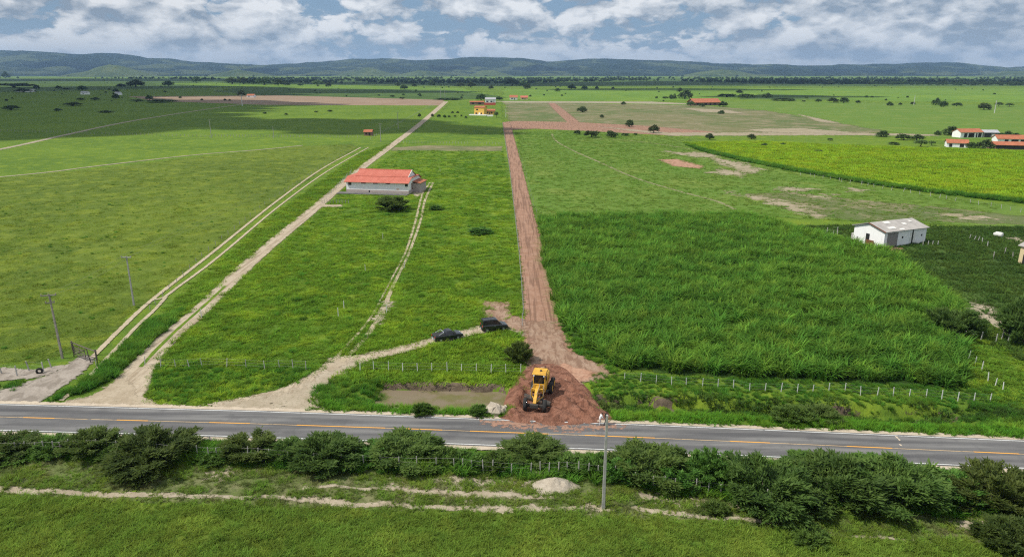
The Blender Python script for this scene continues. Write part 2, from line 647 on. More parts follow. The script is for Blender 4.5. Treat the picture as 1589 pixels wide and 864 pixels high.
def zt(x, y):
    """height of the ground: the plain is flat, a ditch runs behind the road"""
    x = np.asarray(x, dtype=float)
    y = np.asarray(y, dtype=float)
    s = y - yfar(x)
    wob = (vnoise(x * 0.5, y * 0.2, 3) - 0.5) * 1.1
    # pond on the left of the crossing
    mp = sstep(-18.6, -15.2, x) * (1 - sstep(-1.6, 0.6, x))
    pond = sstep(2.0, 4.2, s + wob * 0.6) * (1 - sstep(8.6, 9.5, s + wob))
    # ditch on the right of it
    md = sstep(9.2, 11.0, x) * (1 - sstep(48, 60, x))
    ditch = sstep(2.4, 4.8, s + wob * 0.6) * (1 - sstep(7.1, 7.9, s + wob))
    z = -1.35 * pond * mp - 1.5 * ditch * md
    # rough banks along the ditch and below the roadside fence
    rough = (fbm(x * 0.9, y * 0.9, 11) - 0.5)
    z = z + rough * 0.35 * np.maximum(pond * mp, ditch * md)
    near = (1 - sstep(0.0, 2.5, y - (ynear(x) - 3.2))) * sstep(-80, -70, x) * (1 - sstep(75, 85, x))
    z = z + near * ((fbm(x * 0.35, y * 0.5, 21) - 0.5) * 0.75)
    return z


def axis(fine0, fine1, step, lo, hi, grow):
    a = list(np.arange(fine0, fine1 + 1e-6, step))
    s, v = step, fine1
    while v < hi:
        s *= grow
        v += s
        a.append(min(v, hi))
    s, v = step, fine0
    while v > lo:
        s *= grow
        v -= s
        a.insert(0, max(v, lo))
    return np.array(a)


def grid_mesh(name, xs, ys, zf, mat, attrs=None, smooth=True):
    X, Y = np.meshgrid(xs, ys)
    Z = zf(X, Y)
    nx, ny = len(xs), len(ys)
    i = np.arange(ny - 1)[:, None] * nx + np.arange(nx - 1)[None, :]
    f = np.stack([i, i + 1, i + nx + 1, i + nx], -1).reshape(-1, 4)
    return np_mesh(name, np.stack([X, Y, Z], -1).reshape(-1, 3), f, mat, smooth=smooth)


xs = axis(-72, 72, 0.4, -15500, 15500, 1.12)
ys = axis(44, 92, 0.4, -900, 15500, 1.12)
ground = link('ground', grid_mesh('ground', xs, ys, zt, MATS['ground_grass']))
tag(ground, 'flat green pasture plain reaching to the hills', None, None, 'structure')

LAYER = [0.006]


BAREM = {'far_track', 'sand_road', 'sand_rut', 'sand_patch', 'sand_worn', 'grey_apron', 'red_road', 'red_patch', 'tan_patch', 'mud', 'bank_soil', 'far_sand'}
EXCL = []      # (kind, points, margin): where no grass is planted


def next_z(step=0.002):
    LAYER[0] += step
    return LAYER[0]


def patch(name, poly, mat, fade, step=None, z=None, label=None, kind='structure', follow=False):
    """a sheet on the ground with a ragged border; poly in metres"""
    poly = np.array(poly)
    if mat in BAREM: EXCL.append(('poly', poly, fade))
    x0, y0 = poly.min(0) - fade
    x1, y1 = poly.max(0) + fade
    if step is None:
        step = max(0.3, max(x1 - x0, y1 - y0) / 90)
    nx, ny = max(3, int((x1 - x0) / step) + 2), max(3, int((y1 - y0) / step) + 2)
    nx, ny = min(nx, 320), min(ny, 320)
    gx, gy = np.linspace(x0, x1, nx), np.linspace(y0, y1, ny)
    X, Y = np.meshgrid(gx, gy)
    sd = dist_line(poly, X, Y, True) * np.where(inside(poly, X, Y), 1, -1)
    e = np.clip(0.5 + sd / (2 * fade), 0, 1)
    zz = next_z() if z is None else z
    Z = (zt(X, Y) if follow else 0 * X) + zz
    i = np.arange(ny - 1)[:, None] * nx + np.arange(nx - 1)[None, :]
    f = np.stack([i, i + 1, i + nx + 1, i + nx], -1).reshape(-1, 4)
    E_ = e.reshape(-1)
    keep = (E_[f] > 0.0).any(1)
    f = f[keep]
    used = np.unique(f)
    rm = np.full(nx * ny, -1)
    rm[used] = np.arange(len(used))
    v = np.stack([X, Y, Z], -1).reshape(-1, 3)[used]
    o = link(name, np_mesh(name, v, rm[f], MATS[mat], {'edge': E_[used]}, smooth=follow))
    tag(o, label, None, None, kind)
    return o


def strip(name, pts, width, mat, z=None, step=1.2, label=None, core=0.55, follow=False):
    """a way along a centre line; pts in metres; width number or list"""
    pts = [tuple(p) for p in pts]
    if hasattr(width, '__len__'):
        pts3 = [(p[0], p[1], w) for p, w in zip(pts, width)]
    else:
        pts3 = [(p[0], p[1], width) for p in pts]
    q = resample(pts3, step)
    c, w = q[:, :2], q[:, 2]
    if mat in BAREM: EXCL.append(('line', q[::2], 0.0))
    d = np.gradient(c, axis=0)
    d /= np.linalg.norm(d, axis=1)[:, None] + 1e-9
    nrm = np.stack([-d[:, 1], d[:, 0]], -1)
    cols = np.array([-0.75, -0.5 * core, 0, 0.5 * core, 0.75])
    ed = np.array([0, 1, 1, 1, 0])
    jit = (rng.random((len(c), 5)) - 0.5) * 0.08
    V = c[:, None, :] + nrm[:, None, :] * ((cols[None, :] + jit) * w[:, None])[:, :, None]
    zz = next_z() if z is None else z
    Z = np.full(V.shape[:2], zz)
    if follow:
        Z = zt(V[:, :, 0], V[:, :, 1]) + zz
    v = np.concatenate([V, Z[:, :, None]], -1).reshape(-1, 3)
    n = len(c)
    i = np.arange(n - 1)[:, None] * 5 + np.arange(4)[None, :]
    f = np.stack([i, i + 1, i + 6, i + 5], -1).reshape(-1, 4)
    o = link(name, np_mesh(name, v, f, MATS[mat], {'edge': np.tile(ed, n)}))
    tag(o, label, None, None, 'structure')
    return o


# --- far fields
def far(pts, mat, fade, name='field', label=None):
    return patch(name, PP(pts), mat, fade, label=label)


far([(-700, 122), (2300, 122), (2300, 134), (-700, 134)], 'deep_far', 120)
far([(-500, 116.2), (2100, 116.2), (2100, 119.5), (-500, 119.5)], 'pale_grass', 500)
far([(-300, 134), (360, 128), (470, 133), (-300, 150)], 'deep_far', 30)
far([(235, 130), (420, 127), (480, 131), (720, 137), (760, 149), (560, 148), (420, 136)], 'bright_far', 16)
far([(780, 138), (960, 140), (1060, 137), (1700, 138), (1900, 160), (1420, 158), (1150, 152), (1000, 158), (780, 157)], 'bright_far', 14)
far([(380, 136), (700, 140), (790, 152), (690, 156), (420, 149), (330, 142)], 'deep_far', 14)
far([(1180, 146), (1300, 150), (1290, 155), (1150, 154)], 'deep_far', 14)
far([(200, 150), (430, 148), (690, 155.5), (690, 164), (410, 163), (240, 157)], 'plough_soil', 6, label='ploughed brown field')
far([(1000, 160), (1180, 157), (1560, 163), (1900, 180), (1900, 216), (1480, 216), (1370, 203), (1240, 185), (1120, 172)], 'pale_grass', 5)
far([(785, 160), (870, 160), (1090, 164), (1190, 172), (1270, 186), (1372, 203), (1330, 209), (1080, 208), (990, 202), (880, 198), (790, 192)], 'dry_grass', 6)
far([(780, 190), (800, 188), (900, 190), (1010, 196), (1110, 205), (1050, 211), (900, 203), (830, 200), (785, 202)], 'red_road', 2.5, 'track')
far([(850, 160), (861, 160), (899, 190), (880, 190)], 'red_road', 1.5, 'track')
far([(770, 157.2), (1010, 158), (1070, 161), (1060, 162), (900, 160), (772, 159.6)], 'far_track', 4, 'track')
far([(930, 197), (1040, 206), (1330, 206), (1450, 209), (1450, 211), (1300, 210), (1040, 211)], 'far_sand', 5.0, 'track')
far([(700, 160), (780, 158), (780, 215), (600, 225), (650, 200)], 'plot_grass', 3)
far([(612, 229), (660, 226), (778, 227), (779, 234), (700, 235), (605, 234)], 'dry_grass', 2)

# --- near fields
POLY_LEFT = PP([(-260, 300), (0, 277), (180, 259), (330, 241), (470, 227), (545, 224), (555, 228), (430, 310), (330, 388), (240, 455), (150, 535), (60, 560), (-160, 575), (-400, 470)])
POLY_PLOT = PP([(618, 234), (780, 235), (792, 300), (806, 420), (812, 490), (770, 500), (690, 520), (600, 545), (500, 580), (400, 612), (300, 628), (225, 622), (206, 590), (240, 555), (330, 475), (420, 395), (500, 326), (560, 272)])
patch('field', POLY_LEFT, 'left_grass', 2.0)
patch('field', POLY_PLOT, 'plot_grass', 1.5)
POLY_CROP = PP([(1062, 222), (1180, 220), (1300, 226), (1470, 231), (1700, 240), (1900, 300), (1720, 322), (1589, 311), (1450, 296), (1340, 280), (1240, 263), (1150, 245), (1095, 232)])
patch('field', POLY_CROP, 'crop_grass', 2.5)
patch('field', PP([(805, 205), (900, 203), (1060, 214), (1130, 245), (1260, 272), (1420, 300), (1589, 320), (1700, 330), (1700, 352), (1500, 350), (1340, 345), (1170, 335), (1000, 332), (830, 338), (812, 280)]), 'pale_grass', 3)
patch('field', PP([(1150, 300), (1230, 300), (1340, 312), (1480, 325), (1620, 338), (1620, 350), (1480, 345), (1350, 343), (1280, 340), (1200, 318)]), 'dry_grass', 5)
POLY_CANE = PP([(868, 505), (905, 538), (955, 570), (1060, 582), (1240, 590), (1485, 602), (1503, 560), (1490, 505), (1498, 480), (1440, 440), (1390, 400), (1300, 375), (1215, 352), (1150, 337), (1000, 336), (836, 341), (846, 420)])
POLY_DARK = PP([(1230, 352), (1320, 350), (1450, 352), (1589, 352), (1800, 370), (1800, 520), (1589, 560), (1510, 520), (1500, 470), (1440, 438), (1390, 398), (1310, 376)])
patch('field', POLY_DARK, 'dark_grass', 4)  # darker green than the neighbouring fields
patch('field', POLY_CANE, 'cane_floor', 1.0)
POLY_FORE = PP([(-200, 775), (0, 772), (250, 782), (560, 792), (900, 800), (1100, 812), (1330, 838), (1589, 850), (1800, 860), (1800, 900), (-200, 900)])
patch('field', POLY_FORE, 'fore_grass', 0.8, step=0.5, follow=True)

# --- sand, dry ground and diggings on the right
for pl in ([(1030, 234), (1060, 237), (1090, 236), (1120, 243), (1085, 245), (1045, 239)],
           [(1095, 243), (1125, 247), (1150, 252), (1182, 262), (1175, 270), (1150, 266), (1120, 256)],
           [(1120, 262), (1160, 268), (1150, 275), (1095, 268)],
           [(1130, 298), (1190, 306), (1250, 320), (1275, 338), (1240, 330), (1180, 312)],
           [(1215, 290), (1265, 293), (1250, 298), (1200, 295)],
           [(1320, 293), (1348, 296), (1335, 299), (1312, 296)],
           [(1245, 305), (1300, 302), (1290, 308)],
           [(1440, 330), (1500, 333), (1560, 342), (1500, 340)],
           [(1160, 201), (1240, 199), (1330, 206), (1290, 208), (1180, 205)],
           [(1240, 178), (1290, 188), (1302, 192), (1270, 189)],
           [(1060, 168), (1130, 171), (1160, 177), (1090, 174)]):
    patch('sand', PP(pl), 'far_sand', 4.5)
patch('sand', PP([(1022, 248), (1050, 247), (1092, 258), (1085, 262), (1045, 258)]), 'red_patch', 2.5)
strip('track', PP([(856, 208), (862, 218), (885, 232), (930, 252), (985, 276), (1050, 296), (1110, 312), (1140, 325)]), 1.3, 'faint_track', core=0.3)
strip('track', PP([(920, 215), (990, 220), (1060, 230), (1100, 240)]), 1.3, 'faint_track', core=0.3)

# --- dirt ways on the left
strip('track', PP([(-200, 266), (0, 232), (100, 210), (200, 189), (300, 173), (370, 163), (440, 154.5)]), 3.6, 'far_track', step=5)
strip('track', PP([(-150, 290), (0, 275), (80, 267), (150, 258), (300, 241), (400, 233), (470, 226)]), 1.9, 'far_track', step=3)
DIRT = PP([(95, 640), (160, 628), (196, 604), (212, 580), (238, 548), (275, 512), (310, 483), (400, 397), (490, 322), (560, 262), (600, 232), (655, 190), (692, 158)])
strip('dirt_road', DIRT, [6.0, 6.5, 5.0, 3.9, 3.3, 3.1, 3.1, 3.2, 3.3, 3.5, 3.8, 4.5, 6.5], 'sand_road', label='pale sandy dirt road running to the horizon')
GRASSY = PP([(218, 570), (250, 536), (285, 503), (318, 474), (350, 444)])
strip('track_verge', GRASSY, 0.55, 'plot_grass')
RUT_A = PP([(60, 622), (110, 585), (150, 548), (190, 508), (238, 464), (330, 392), (430, 312), (500, 262), (560, 229)])
RUT_B = PP([(95, 622), (135, 588), (172, 550), (212, 507), (238, 483), (258, 461)])
RUT_C = PP([(238, 464), (252, 463), (280, 443), (340, 398), (436, 318), (508, 266), (572, 229)])
for p_, w_ in ((RUT_A, 0.75), (RUT_B, 0.6), (RUT_C, 0.6)):
    strip('wheel_rut', p_, w_, 'sand_rut')
patch('apron', PP([(-60, 632), (0, 606), (70, 585), (100, 568), (128, 552), (150, 556), (120, 585), (85, 608), (60, 628)]), 'grey_apron', 0.8)
patch('apron', PP([(-60, 580), (0, 572), (60, 574), (100, 566), (90, 578), (60, 586), (0, 592), (-60, 598)]), 'grey_apron', 0.8)
patch('apron', PP([(70, 634), (140, 616), (190, 585), (204, 596), (214, 614), (250, 628), (330, 634), (240, 640), (120, 640)]), 'sand_patch', 0.7)
# track behind the pond to the cars
TRK = PP([(330, 634), (400, 622), (460, 606), (510, 578), (560, 557), (620, 543), (672, 530), (735, 514), (790, 505), (830, 515)])
strip('track', TRK, [3.0, 3.4, 3.8, 3.6, 3.0, 2.6, 2.7, 3.0, 4.0, 5.0], 'sand_road', core=0.5)
patch('sand', PP([(300, 634), (420, 615), (470, 600), (505, 578), (545, 560), (560, 566), (530, 585), (490, 606), (500, 640), (400, 640)]), 'sand_worn', 1.0)
patch('sand', PP([(752, 468), (790, 470), (794, 490), (826, 498), (830, 520), (795, 512), (758, 500), (750, 482)]), 'tan_patch', 0.9)
patch('sand', PP([(496, 572), (512, 555), (540, 552), (538, 566), (515, 577)]), 'sand_patch', 0.6)
strip('wheel_rut', PP([(515, 562), (545, 530), (572, 498), (592, 463), (612, 425), (630, 390), (643, 350), (650, 322), (656, 300), (667, 284)]), [0.6, 0.5, 0.4, 0.35, 0.35, 0.45, 0.55, 0.6, 0.6, 0.6], 'sand_rut')
strip('wheel_rut', PP([(530, 562), (562, 530), (590, 490), (612, 440), (634, 395), (652, 345), (660, 310), (672, 284)]), [0.9, 0.8, 0.9, 0.6, 0.55, 0.6, 0.7, 0.7], 'sand_rut')
patch('sand', PP([(578, 498), (600, 466), (608, 470), (590, 503)]), 'sand_worn', 0.8)
patch('sand', PP([(496, 318), (530, 318), (532, 321), (500, 322)]), 'sand_patch', 0.8)
patch('sand', PP([(640, 300), (655, 288), (660, 296), (646, 308)]), 'sand_patch', 0.8)

# --- red road
RED = PP([(858, 560), (848, 530), (841, 490), (827, 400), (813.5, 330), (800.5, 260), (791, 215), (785.5, 190)])
strip('red_road', RED, [6.6, 5.6, 4.9, 4.6, 4.5, 4.5, 4.6, 5.0], 'red_road', core=0.8, label='freshly graded red earth road through the plots')
patch('red_ground', PP([(806, 500), (862, 500), (878, 545), (905, 555), (940, 570), (948, 582), (920, 592), (870, 600), (815, 600), (818, 560), (826, 530)]), 'tan_patch', 2.4)
patch('red_ground', PP([(870, 560), (890, 570), (930, 580), (905, 592), (885, 600), (860, 596)]), 'red_patch', 0.8)

# --- right-hand track
strip('track', PP([(1505, 478), (1530, 492), (1555, 508), (1589, 524), (1650, 548)]), 2.2, 'sand_worn')
patch('sand', PP([(1505, 466), (1535, 475), (1560, 492), (1545, 492), (1515, 478)]), 'sand_worn', 1.2)
patch('sand', PP([(1556, 366), (1600, 372), (1620, 380), (1570, 376)]), 'sand_worn', 1.5)
patch('sand', PP([(1362, 384), (1398, 383), (1402, 387), (1370, 391)]), 'red_patch', 0.6)

grass_mat('bank_grass', ((0.135, 0.155, 0.055), (0.105, 0.150, 0.040), (0.22, 0.205, 0.11), (0.060, 0.085, 0.026)), edge=0.4, mid=0.5, fine=1.6)
BANKPOLY = [(x, ynear(x) - 4.0) for x in np.linspace(-72, 72, 30)] + PP([(1800, 862), (1589, 850), (1330, 838), (1100, 812), (900, 800), (560, 790), (250, 780), (0, 770), (-200, 768)])
patch('bank', BANKPOLY, 'bank_grass', 0.6, step=0.5, follow=True, z=0.02)
# --- bare, stony bank and footpath in front of the fence
PATHS = [(PP([(-150, 752), (0, 760), (60, 764), (120, 766), (250, 769), (370, 771), (450, 772), (520, 778), (556, 784)]), [0.7, 0.8, 1.0, 0.75, 0.65, 0.5, 0.6, 1.0, 0.8]),
         (PP([(540, 782), (620, 783), (700, 788), (790, 792), (860, 790), (905, 785)]), [0.8, 0.6, 0.7, 0.9, 0.6, 0.9]),
         (PP([(980, 785), (1030, 795), (1080, 802), (1140, 806), (1200, 813), (1260, 822), (1330, 832), (1420, 838)]), [0.6, 0.65, 0.65, 0.5, 0.45, 0.4, 0.35, 0.3]),
         (PP([(470, 757), (560, 757), (640, 762), (730, 766), (800, 770), (860, 772)]), [0.45, 0.45, 0.6, 0.8, 0.7, 0.4])]
for p_, w_ in PATHS:
    strip('footpath', p_, w_, 'sand_worn', z=0.05, follow=True, step=0.5)
BARE = [PP(q) for q in (
    [(610, 738), (700, 738), (800, 742), (835, 745), (830, 752), (760, 752), (660, 748)],
    [(600, 752), (690, 757), (800, 762), (850, 772), (800, 776), (700, 770), (610, 762)],
    [(720, 780), (780, 783), (850, 786), (840, 792), (760, 794), (725, 790)],
    [(900, 772), (930, 780), (950, 795), (925, 798), (900, 785)],
    [(980, 762), (1040, 765), (1110, 778), (1150, 785), (1060, 786), (1000, 775)],
    [(330, 728), (358, 722), (362, 734), (345, 742), (322, 740)],
    [(1480, 810), (1530, 806), (1560, 815), (1520, 828), (1480, 822)],
    [(1140, 780), (1200, 785), (1180, 796), (1130, 792)])]
for q in BARE:
    patch('bare_soil', q, 'sand_worn', 0.7, step=0.3, z=0.035, follow=True)

# --- soil showing in the ditch banks, mud and water of the pond
def along(x0, x1, s0, s1, n=24):
    xx = np.linspace(x0, x1, n)
    return [(x, yfar(x) + s0) for x in xx] + [(x, yfar(x) + s1) for x in xx[::-1]]


patch('ditch_bank', along(-16.5, -0.8, 8.0, 9.9), 'bank_soil', 0.35, step=0.3, z=0.03, follow=True)
for a_, b_ in ((10.2, 13.5), (15.5, 20.0), (38.5, 41.5), (47.0, 52.5)):
    patch('ditch_bank', along(a_, b_, 6.5, 7.7, 8), 'bank_soil', 0.6, step=0.25, z=0.03, follow=True)
patch('mud_flat', along(-15.8, -0.5, 2.2, 4.4), 'mud', 0.6, step=0.3, z=0.025, follow=True)

m, t = new_mat('pond_water')
g = t.n('ShaderNodeNewGeometry')
wn = t.noise(g.outputs['Position'], 3.0, 3.0, 0.5)
wn2 = t.noise(g.outputs['Position'], 0.35, 3.0, 0.5)
b = t.n('ShaderNodeBsdfPrincipled')
t.l(t.mix(t.ramp(wn2, 0.4, 0.6), (0.15, 0.135, 0.06), (0.20, 0.16, 0.11)), b.inputs['Base Color'])
b.inputs['Roughness'].default_value = 0.08
b.inputs['IOR'].default_value = 1.33
t.l(bump(t, wn, 0.08, 0.02), b.inputs['Normal'])
finish(t, b.outputs[0])
gx, gy = np.arange(-18.5, 0.6, 0.5), np.arange(74.5, 85.5, 0.5)
wat = link('pond', grid_mesh('pond', gx, gy, lambda X, Y: 0 * X - 0.80, m))
tag(wat, 'murky brown green pond beside the road', None, None, 'structure')

# ------------------------------------------------------------------ asphalt road
m, t = new_mat('asphalt')
g = t.n('ShaderNodeNewGeometry')
pos = g.outputs['Position']
n1 = t.noise(t.mapping(pos, scale=(0.05, 0.9, 1), rot=(0, 0, R(4.2))), 1.0, 5.0, 0.6)
n2 = t.noise(pos, 0.35, 5.0, 0.65)
n3 = t.noise(pos, 14.0, 3.0, 0.7)
c = t.mix(t.ramp(n1, 0.38, 0.62), (0.105, 0.103, 0.105), (0.185, 0.180, 0.175))
c = t.mix(t.math('MULTIPLY', t.ramp(n2, 0.52, 0.66), 0.5), c, (0.085, 0.083, 0.085))
c = t.mix(t.math('MULTIPLY', t.ramp(n3, 0.45, 0.7), 0.4), c, (0.22, 0.215, 0.205))
ac = t.n('ShaderNodeAttribute', attribute_name='across')
lane = t.math('COSINE', t.math('MULTIPLY', ac.outputs['Fac'], 4 * 2 * math.pi))
lane = t.math('MULTIPLY', t.math('ADD', lane, 1.0), 0.5)
n5 = t.noise(t.mapping(pos, scale=(0.08, 0.3, 1)), 1.0, 4.0, 0.6)
c = t.mix(t.math('MULTIPLY', lane, t.ramp(n5, 0.3, 0.7)), c, (0.075, 0.074, 0.077))
finish(t, principled(t, c, 0.85, 0, 0.25, bump(t, n3, 0.3, 0.01)))


def worn_paint(name, c, wear):
    m, t = new_mat(name)
    g = t.n('ShaderNodeNewGeometry')
    n = t.noise(g.outputs['Position'], 1.6, 6.0, 0.75)
    sh = principled(t, c, 0.7, 0, 0.3)
    tr = t.n('ShaderNodeBsdfTransparent')
    mx = t.n('ShaderNodeMixShader')
    t.l(t.ramp(n, wear - 0.08, wear + 0.1), mx.inputs[0])
    t.l(tr.outputs[0], mx.inputs[1])
    t.l(sh, mx.inputs[2])
    finish(t, mx.outputs[0])


worn_paint('white_line', (0.72, 0.72, 0.70), 0.36)
worn_paint('orange_line', (0.72, 0.36, 0.07), 0.30)
worn_paint('faded_line', (0.60, 0.42, 0.22), 0.38)
soil_mat('shoulder', (0.46, 0.38, 0.29), (0.52, 0.44, 0.34), (0.34, 0.27, 0.19), edge=1.0)


def road_y(x, f):
    """f = 0 near line, 1 far line"""
    return ynear(x) * (1 - f) + yfar(x) * f


def band(name, x0, x1, f0, f1, z, mat, o0=0.0, o1=0.0, step=1.5):
    n = max(2, int((x1 - x0) / step))
    xx = np.linspace(x0, x1, n)
    a = road_y(xx, f0) + o0
    b_ = road_y(xx, f1) + o1
    v = np.concatenate([np.stack([xx, a, 0 * xx + z], -1), np.stack([xx, b_, 0 * xx + z], -1)])
    i = np.arange(n - 1)
    f = np.stack([i, i + 1, i + n + 1, i + n], -1)
    return np_mesh(name, v, f, MATS[mat], {'across': np.concatenate([0 * xx, 0 * xx + 1])})


xx = np.arange(-390, 391, 3.0)
strip('road_shoulder', [(x, road_y(x, 1) + 0.2) for x in xx], 1.5, 'shoulder', z=0.140, step=1.0)
strip('road_shoulder', [(x, road_y(x, 0) - 0.2) for x in xx], 1.5, 'shoulder', z=0.140, step=1.0)
road = link('road', band('road', -390, 390, 0, 1, 0.150, 'asphalt', -0.28, 0.25))
tag(road, 'grey two lane asphalt road crossing the view', None, None, 'structure')
link('edge_line', band('edge_line', -390, 390, 0, 0, 0.156, 'white_line', -0.055, 0.055), road)
link('edge_line', band('edge_line', -390, 390, 1, 1, 0.156, 'white_line', -0.055, 0.055), road)
link('centre_line', band('centre_line', -390, 390, 0.5, 0.5, 0.156, 'faded_line', -0.045, 0.045), road)
for a_, b_ in ((-140, -88), (14, 66), (168, 219), (318, 383), (458, 598), (628, 687), (730, 850), (905, 1010), (1120, 1178), (1288, 1352), (1465, 1527), (1640, 1700)):
    xa = P(a_, 665)[0]
    xb = P(b_, 665)[0]
    link('centre_dash', band('centre_dash', xa, xb, 0.5, 0.5, 0.162, 'orange_line', -0.085, 0.085), road)
patch('road_dust', PP([(745, 655), (800, 655), (870, 664), (950, 660), (970, 662), (900, 668), (830, 666), (770, 661)]), 'red_dust' if 'red_dust' in MATS else soil_mat('red_dust', (.30, .17, .12), (.34, .21, .15), (.22, .13, .09), edge=1.6, amt=1.2).name, 1.6, z=.1535, step=.25)
# flakes of peeled paint on the asphalt
for k, (px, py, w_) in enumerate(((1391, 680, 0.35), (1395, 684, 0.3), (1397, 692, 0.3))):
    x_, y_ = P(px, py)
    fm = MB()
    n_ = 9
    ang = [2 * math.pi * i / n_ for i in range(n_)]
    ring = [(x_ + math.cos(a) * w_ * random.uniform(0.4, 1) * 0.55, y_ + math.sin(a) * w_ * random.uniform(0.5, 1.2), 0.162) for a in ang]
    fm.add(ring, [tuple(range(n_))])
    fm.build('paint_mark', MATS['sand_line'] if 'sand_line' in MATS else paint('sand_line', (0.55, 0.45, 0.33), 0.9), road)

# ------------------------------------------------------------------ hills
SKYL = [(-1500, 96), (-900, 88), (-400, 80), (-150, 75), (0, 77), (60, 80), (120, 84), (180, 84), (230, 90), (290, 94), (350, 99), (400, 102), (450, 100), (500, 97), (540, 93), (590, 89), (640, 93), (700, 92), (750, 88.5), (800, 91), (850, 95.5), (880, 94), (930, 91), (1000, 92), (1060, 96), (1150, 100), (1250, 101), (1340, 100), (1402, 98), (1440, 96), (1490, 97), (1520, 102), (1560, 105), (1600, 102), (1750, 98), (2000, 104), (2500, 95), (3100, 100)]


def hills():
    m, t = new_mat('hill_cover')
    g = t.n('ShaderNodeNewGeometry')
    pos = g.outputs['Position']
    n1 = t.noise(t.mapping(pos, scale=(1, 0.6, 2.0)), 0.0013, 7.0, 0.65, 0.8)
    n2 = t.noise(pos, 0.006, 6.0, 0.7)
    n3 = t.noise(pos, 0.03, 3.0, 0.7)
    c = t.mix(t.ramp(n2, 0.35, 0.65), (0.016, 0.032, 0.018), (0.046, 0.072, 0.030))
    c = t.mix(t.math('MULTIPLY', t.ramp(n1, 0.50, 0.60), 0.8), c, (0.14, 0.175, 0.065))  # pasture patches, with sunlit brightness put into their colour
    finish(t, principled(t, c, 0.95, 0, 0.05, bump(t, t.math('ADD', n2, t.math('MULTIPLY', n3, 0.5)), 1.0, 120)))
    ux = np.linspace(-1500, 3100, 520)
    h_px = np.interp(ux, [s[0] for s in SKYL], [s[1] for s in SKYL])
    Yr = 10800.0
    ridge = np.array([at_depth(a, b_, Yr) for a, b_ in zip(ux, h_px)])
    Xr, Hr = ridge[:, 0], ridge[:, 2]
    Hr = Hr + (fbm(Xr / 330, 0 * Xr, 13, 4) - .5) * 46
    vs = np.concatenate([np.linspace(0, 1, 46), np.linspace(1.05, 1.8, 12)])
    V = []
    for v in vs:
        Y = 7400 + (Yr - 7400) * v
        X = Xr * (Y / Yr) ** 0.6
        if v <= 1:
            spur = 1 - np.abs(2 * fbm(X / 1000, np.full_like(X, Y / 2600.0), 5, 4) - 1) ** .8
            shp = v ** 1.25
            wall = 0.18 + 0.82 * spur
            z = Hr * (shp * (1 - (1 - wall) * (1 - v) * 2.0 * np.minimum(1, v * 2.2)))
            z = np.minimum(z, Hr * (0.05 + 0.95 * v ** 0.8))
            z = z + (fbm(X / 420, np.full_like(X, Y / 420.0), 9, 5) - 0.5) * 260 * v * (1 - v) * 2
        else:
            z = Hr * (1 - (v - 1) / 0.8)
        z = np.where(v == 0, -2.0, z)
        V.append(np.stack([X, np.full_like(X, Y), z], -1))
    V = np.array(V)
    ny, nx = V.shape[:2]
    i = np.arange(ny - 1)[:, None] * nx + np.arange(nx - 1)[None, :]
    f = np.stack([i, i + 1, i + nx + 1, i + nx], -1).reshape(-1, 4)
    o = link('hills', np_mesh('hills', V.reshape(-1, 3), f, m, smooth=True))
    tag(o, 'long range of blue green hills on the horizon', None, None, 'structure')
    # low grassy knolls at the foot of the range
    for (px, py, wpx, Y) in ((170, 100, 75, 6700), (370, 107, 60, 6900), (570, 106, 60, 7000), (650, 107, 45, 7000), (760, 107, 40, 7100), (1120, 106, 70, 6800), (1575, 108, 60, 6900)):
        cx_, cy_, h_ = at_depth(px, py, Y)
        w_ = wpx / FPX * Y
        gx = np.linspace(-1, 1, 41)
        X, Yg = np.meshgrid(gx, gx)
        rr = np.hypot(X, Yg)
        z = np.clip(1 - rr, 0, 1) ** 1.1 * (0.8 + 0.4 * fbm(X * 3 + px, Yg * 3, 2))
        z = z * h_ * (0.75 + .5 * fbm(X * 2.2 + px, Yg * 2.2 + 3, 6)) - 2
        v = np.stack([cx_ + X * w_, Y + Yg * w_ * 0.8, z], -1).reshape(-1, 3)
        ii = np.arange(40)[:, None] * 41 + np.arange(40)[None, :]
        ff = np.stack([ii, ii + 1, ii + 42, ii + 41], -1).reshape(-1, 4)
        k = link('hills', np_mesh('knoll', v, ff, MATS['pale_knoll'] if 'pale_knoll' in MATS else grass_mat('pale_knoll', ((0.09, 0.125, 0.045), (0.05, 0.08, 0.032), (0.12, 0.15, 0.055), (0.025, 0.045, 0.02)), big=0.002, mid=0.008, fine=0.03, bdist=5), smooth=True))
        tag(k, None, None, None, 'structure')


hills()

# ------------------------------------------------------------------ grass and crops
def proto(name, me):
    """shape used only through instancing (never linked to the scene)"""
    return bpy.data.objects.new(name, me)


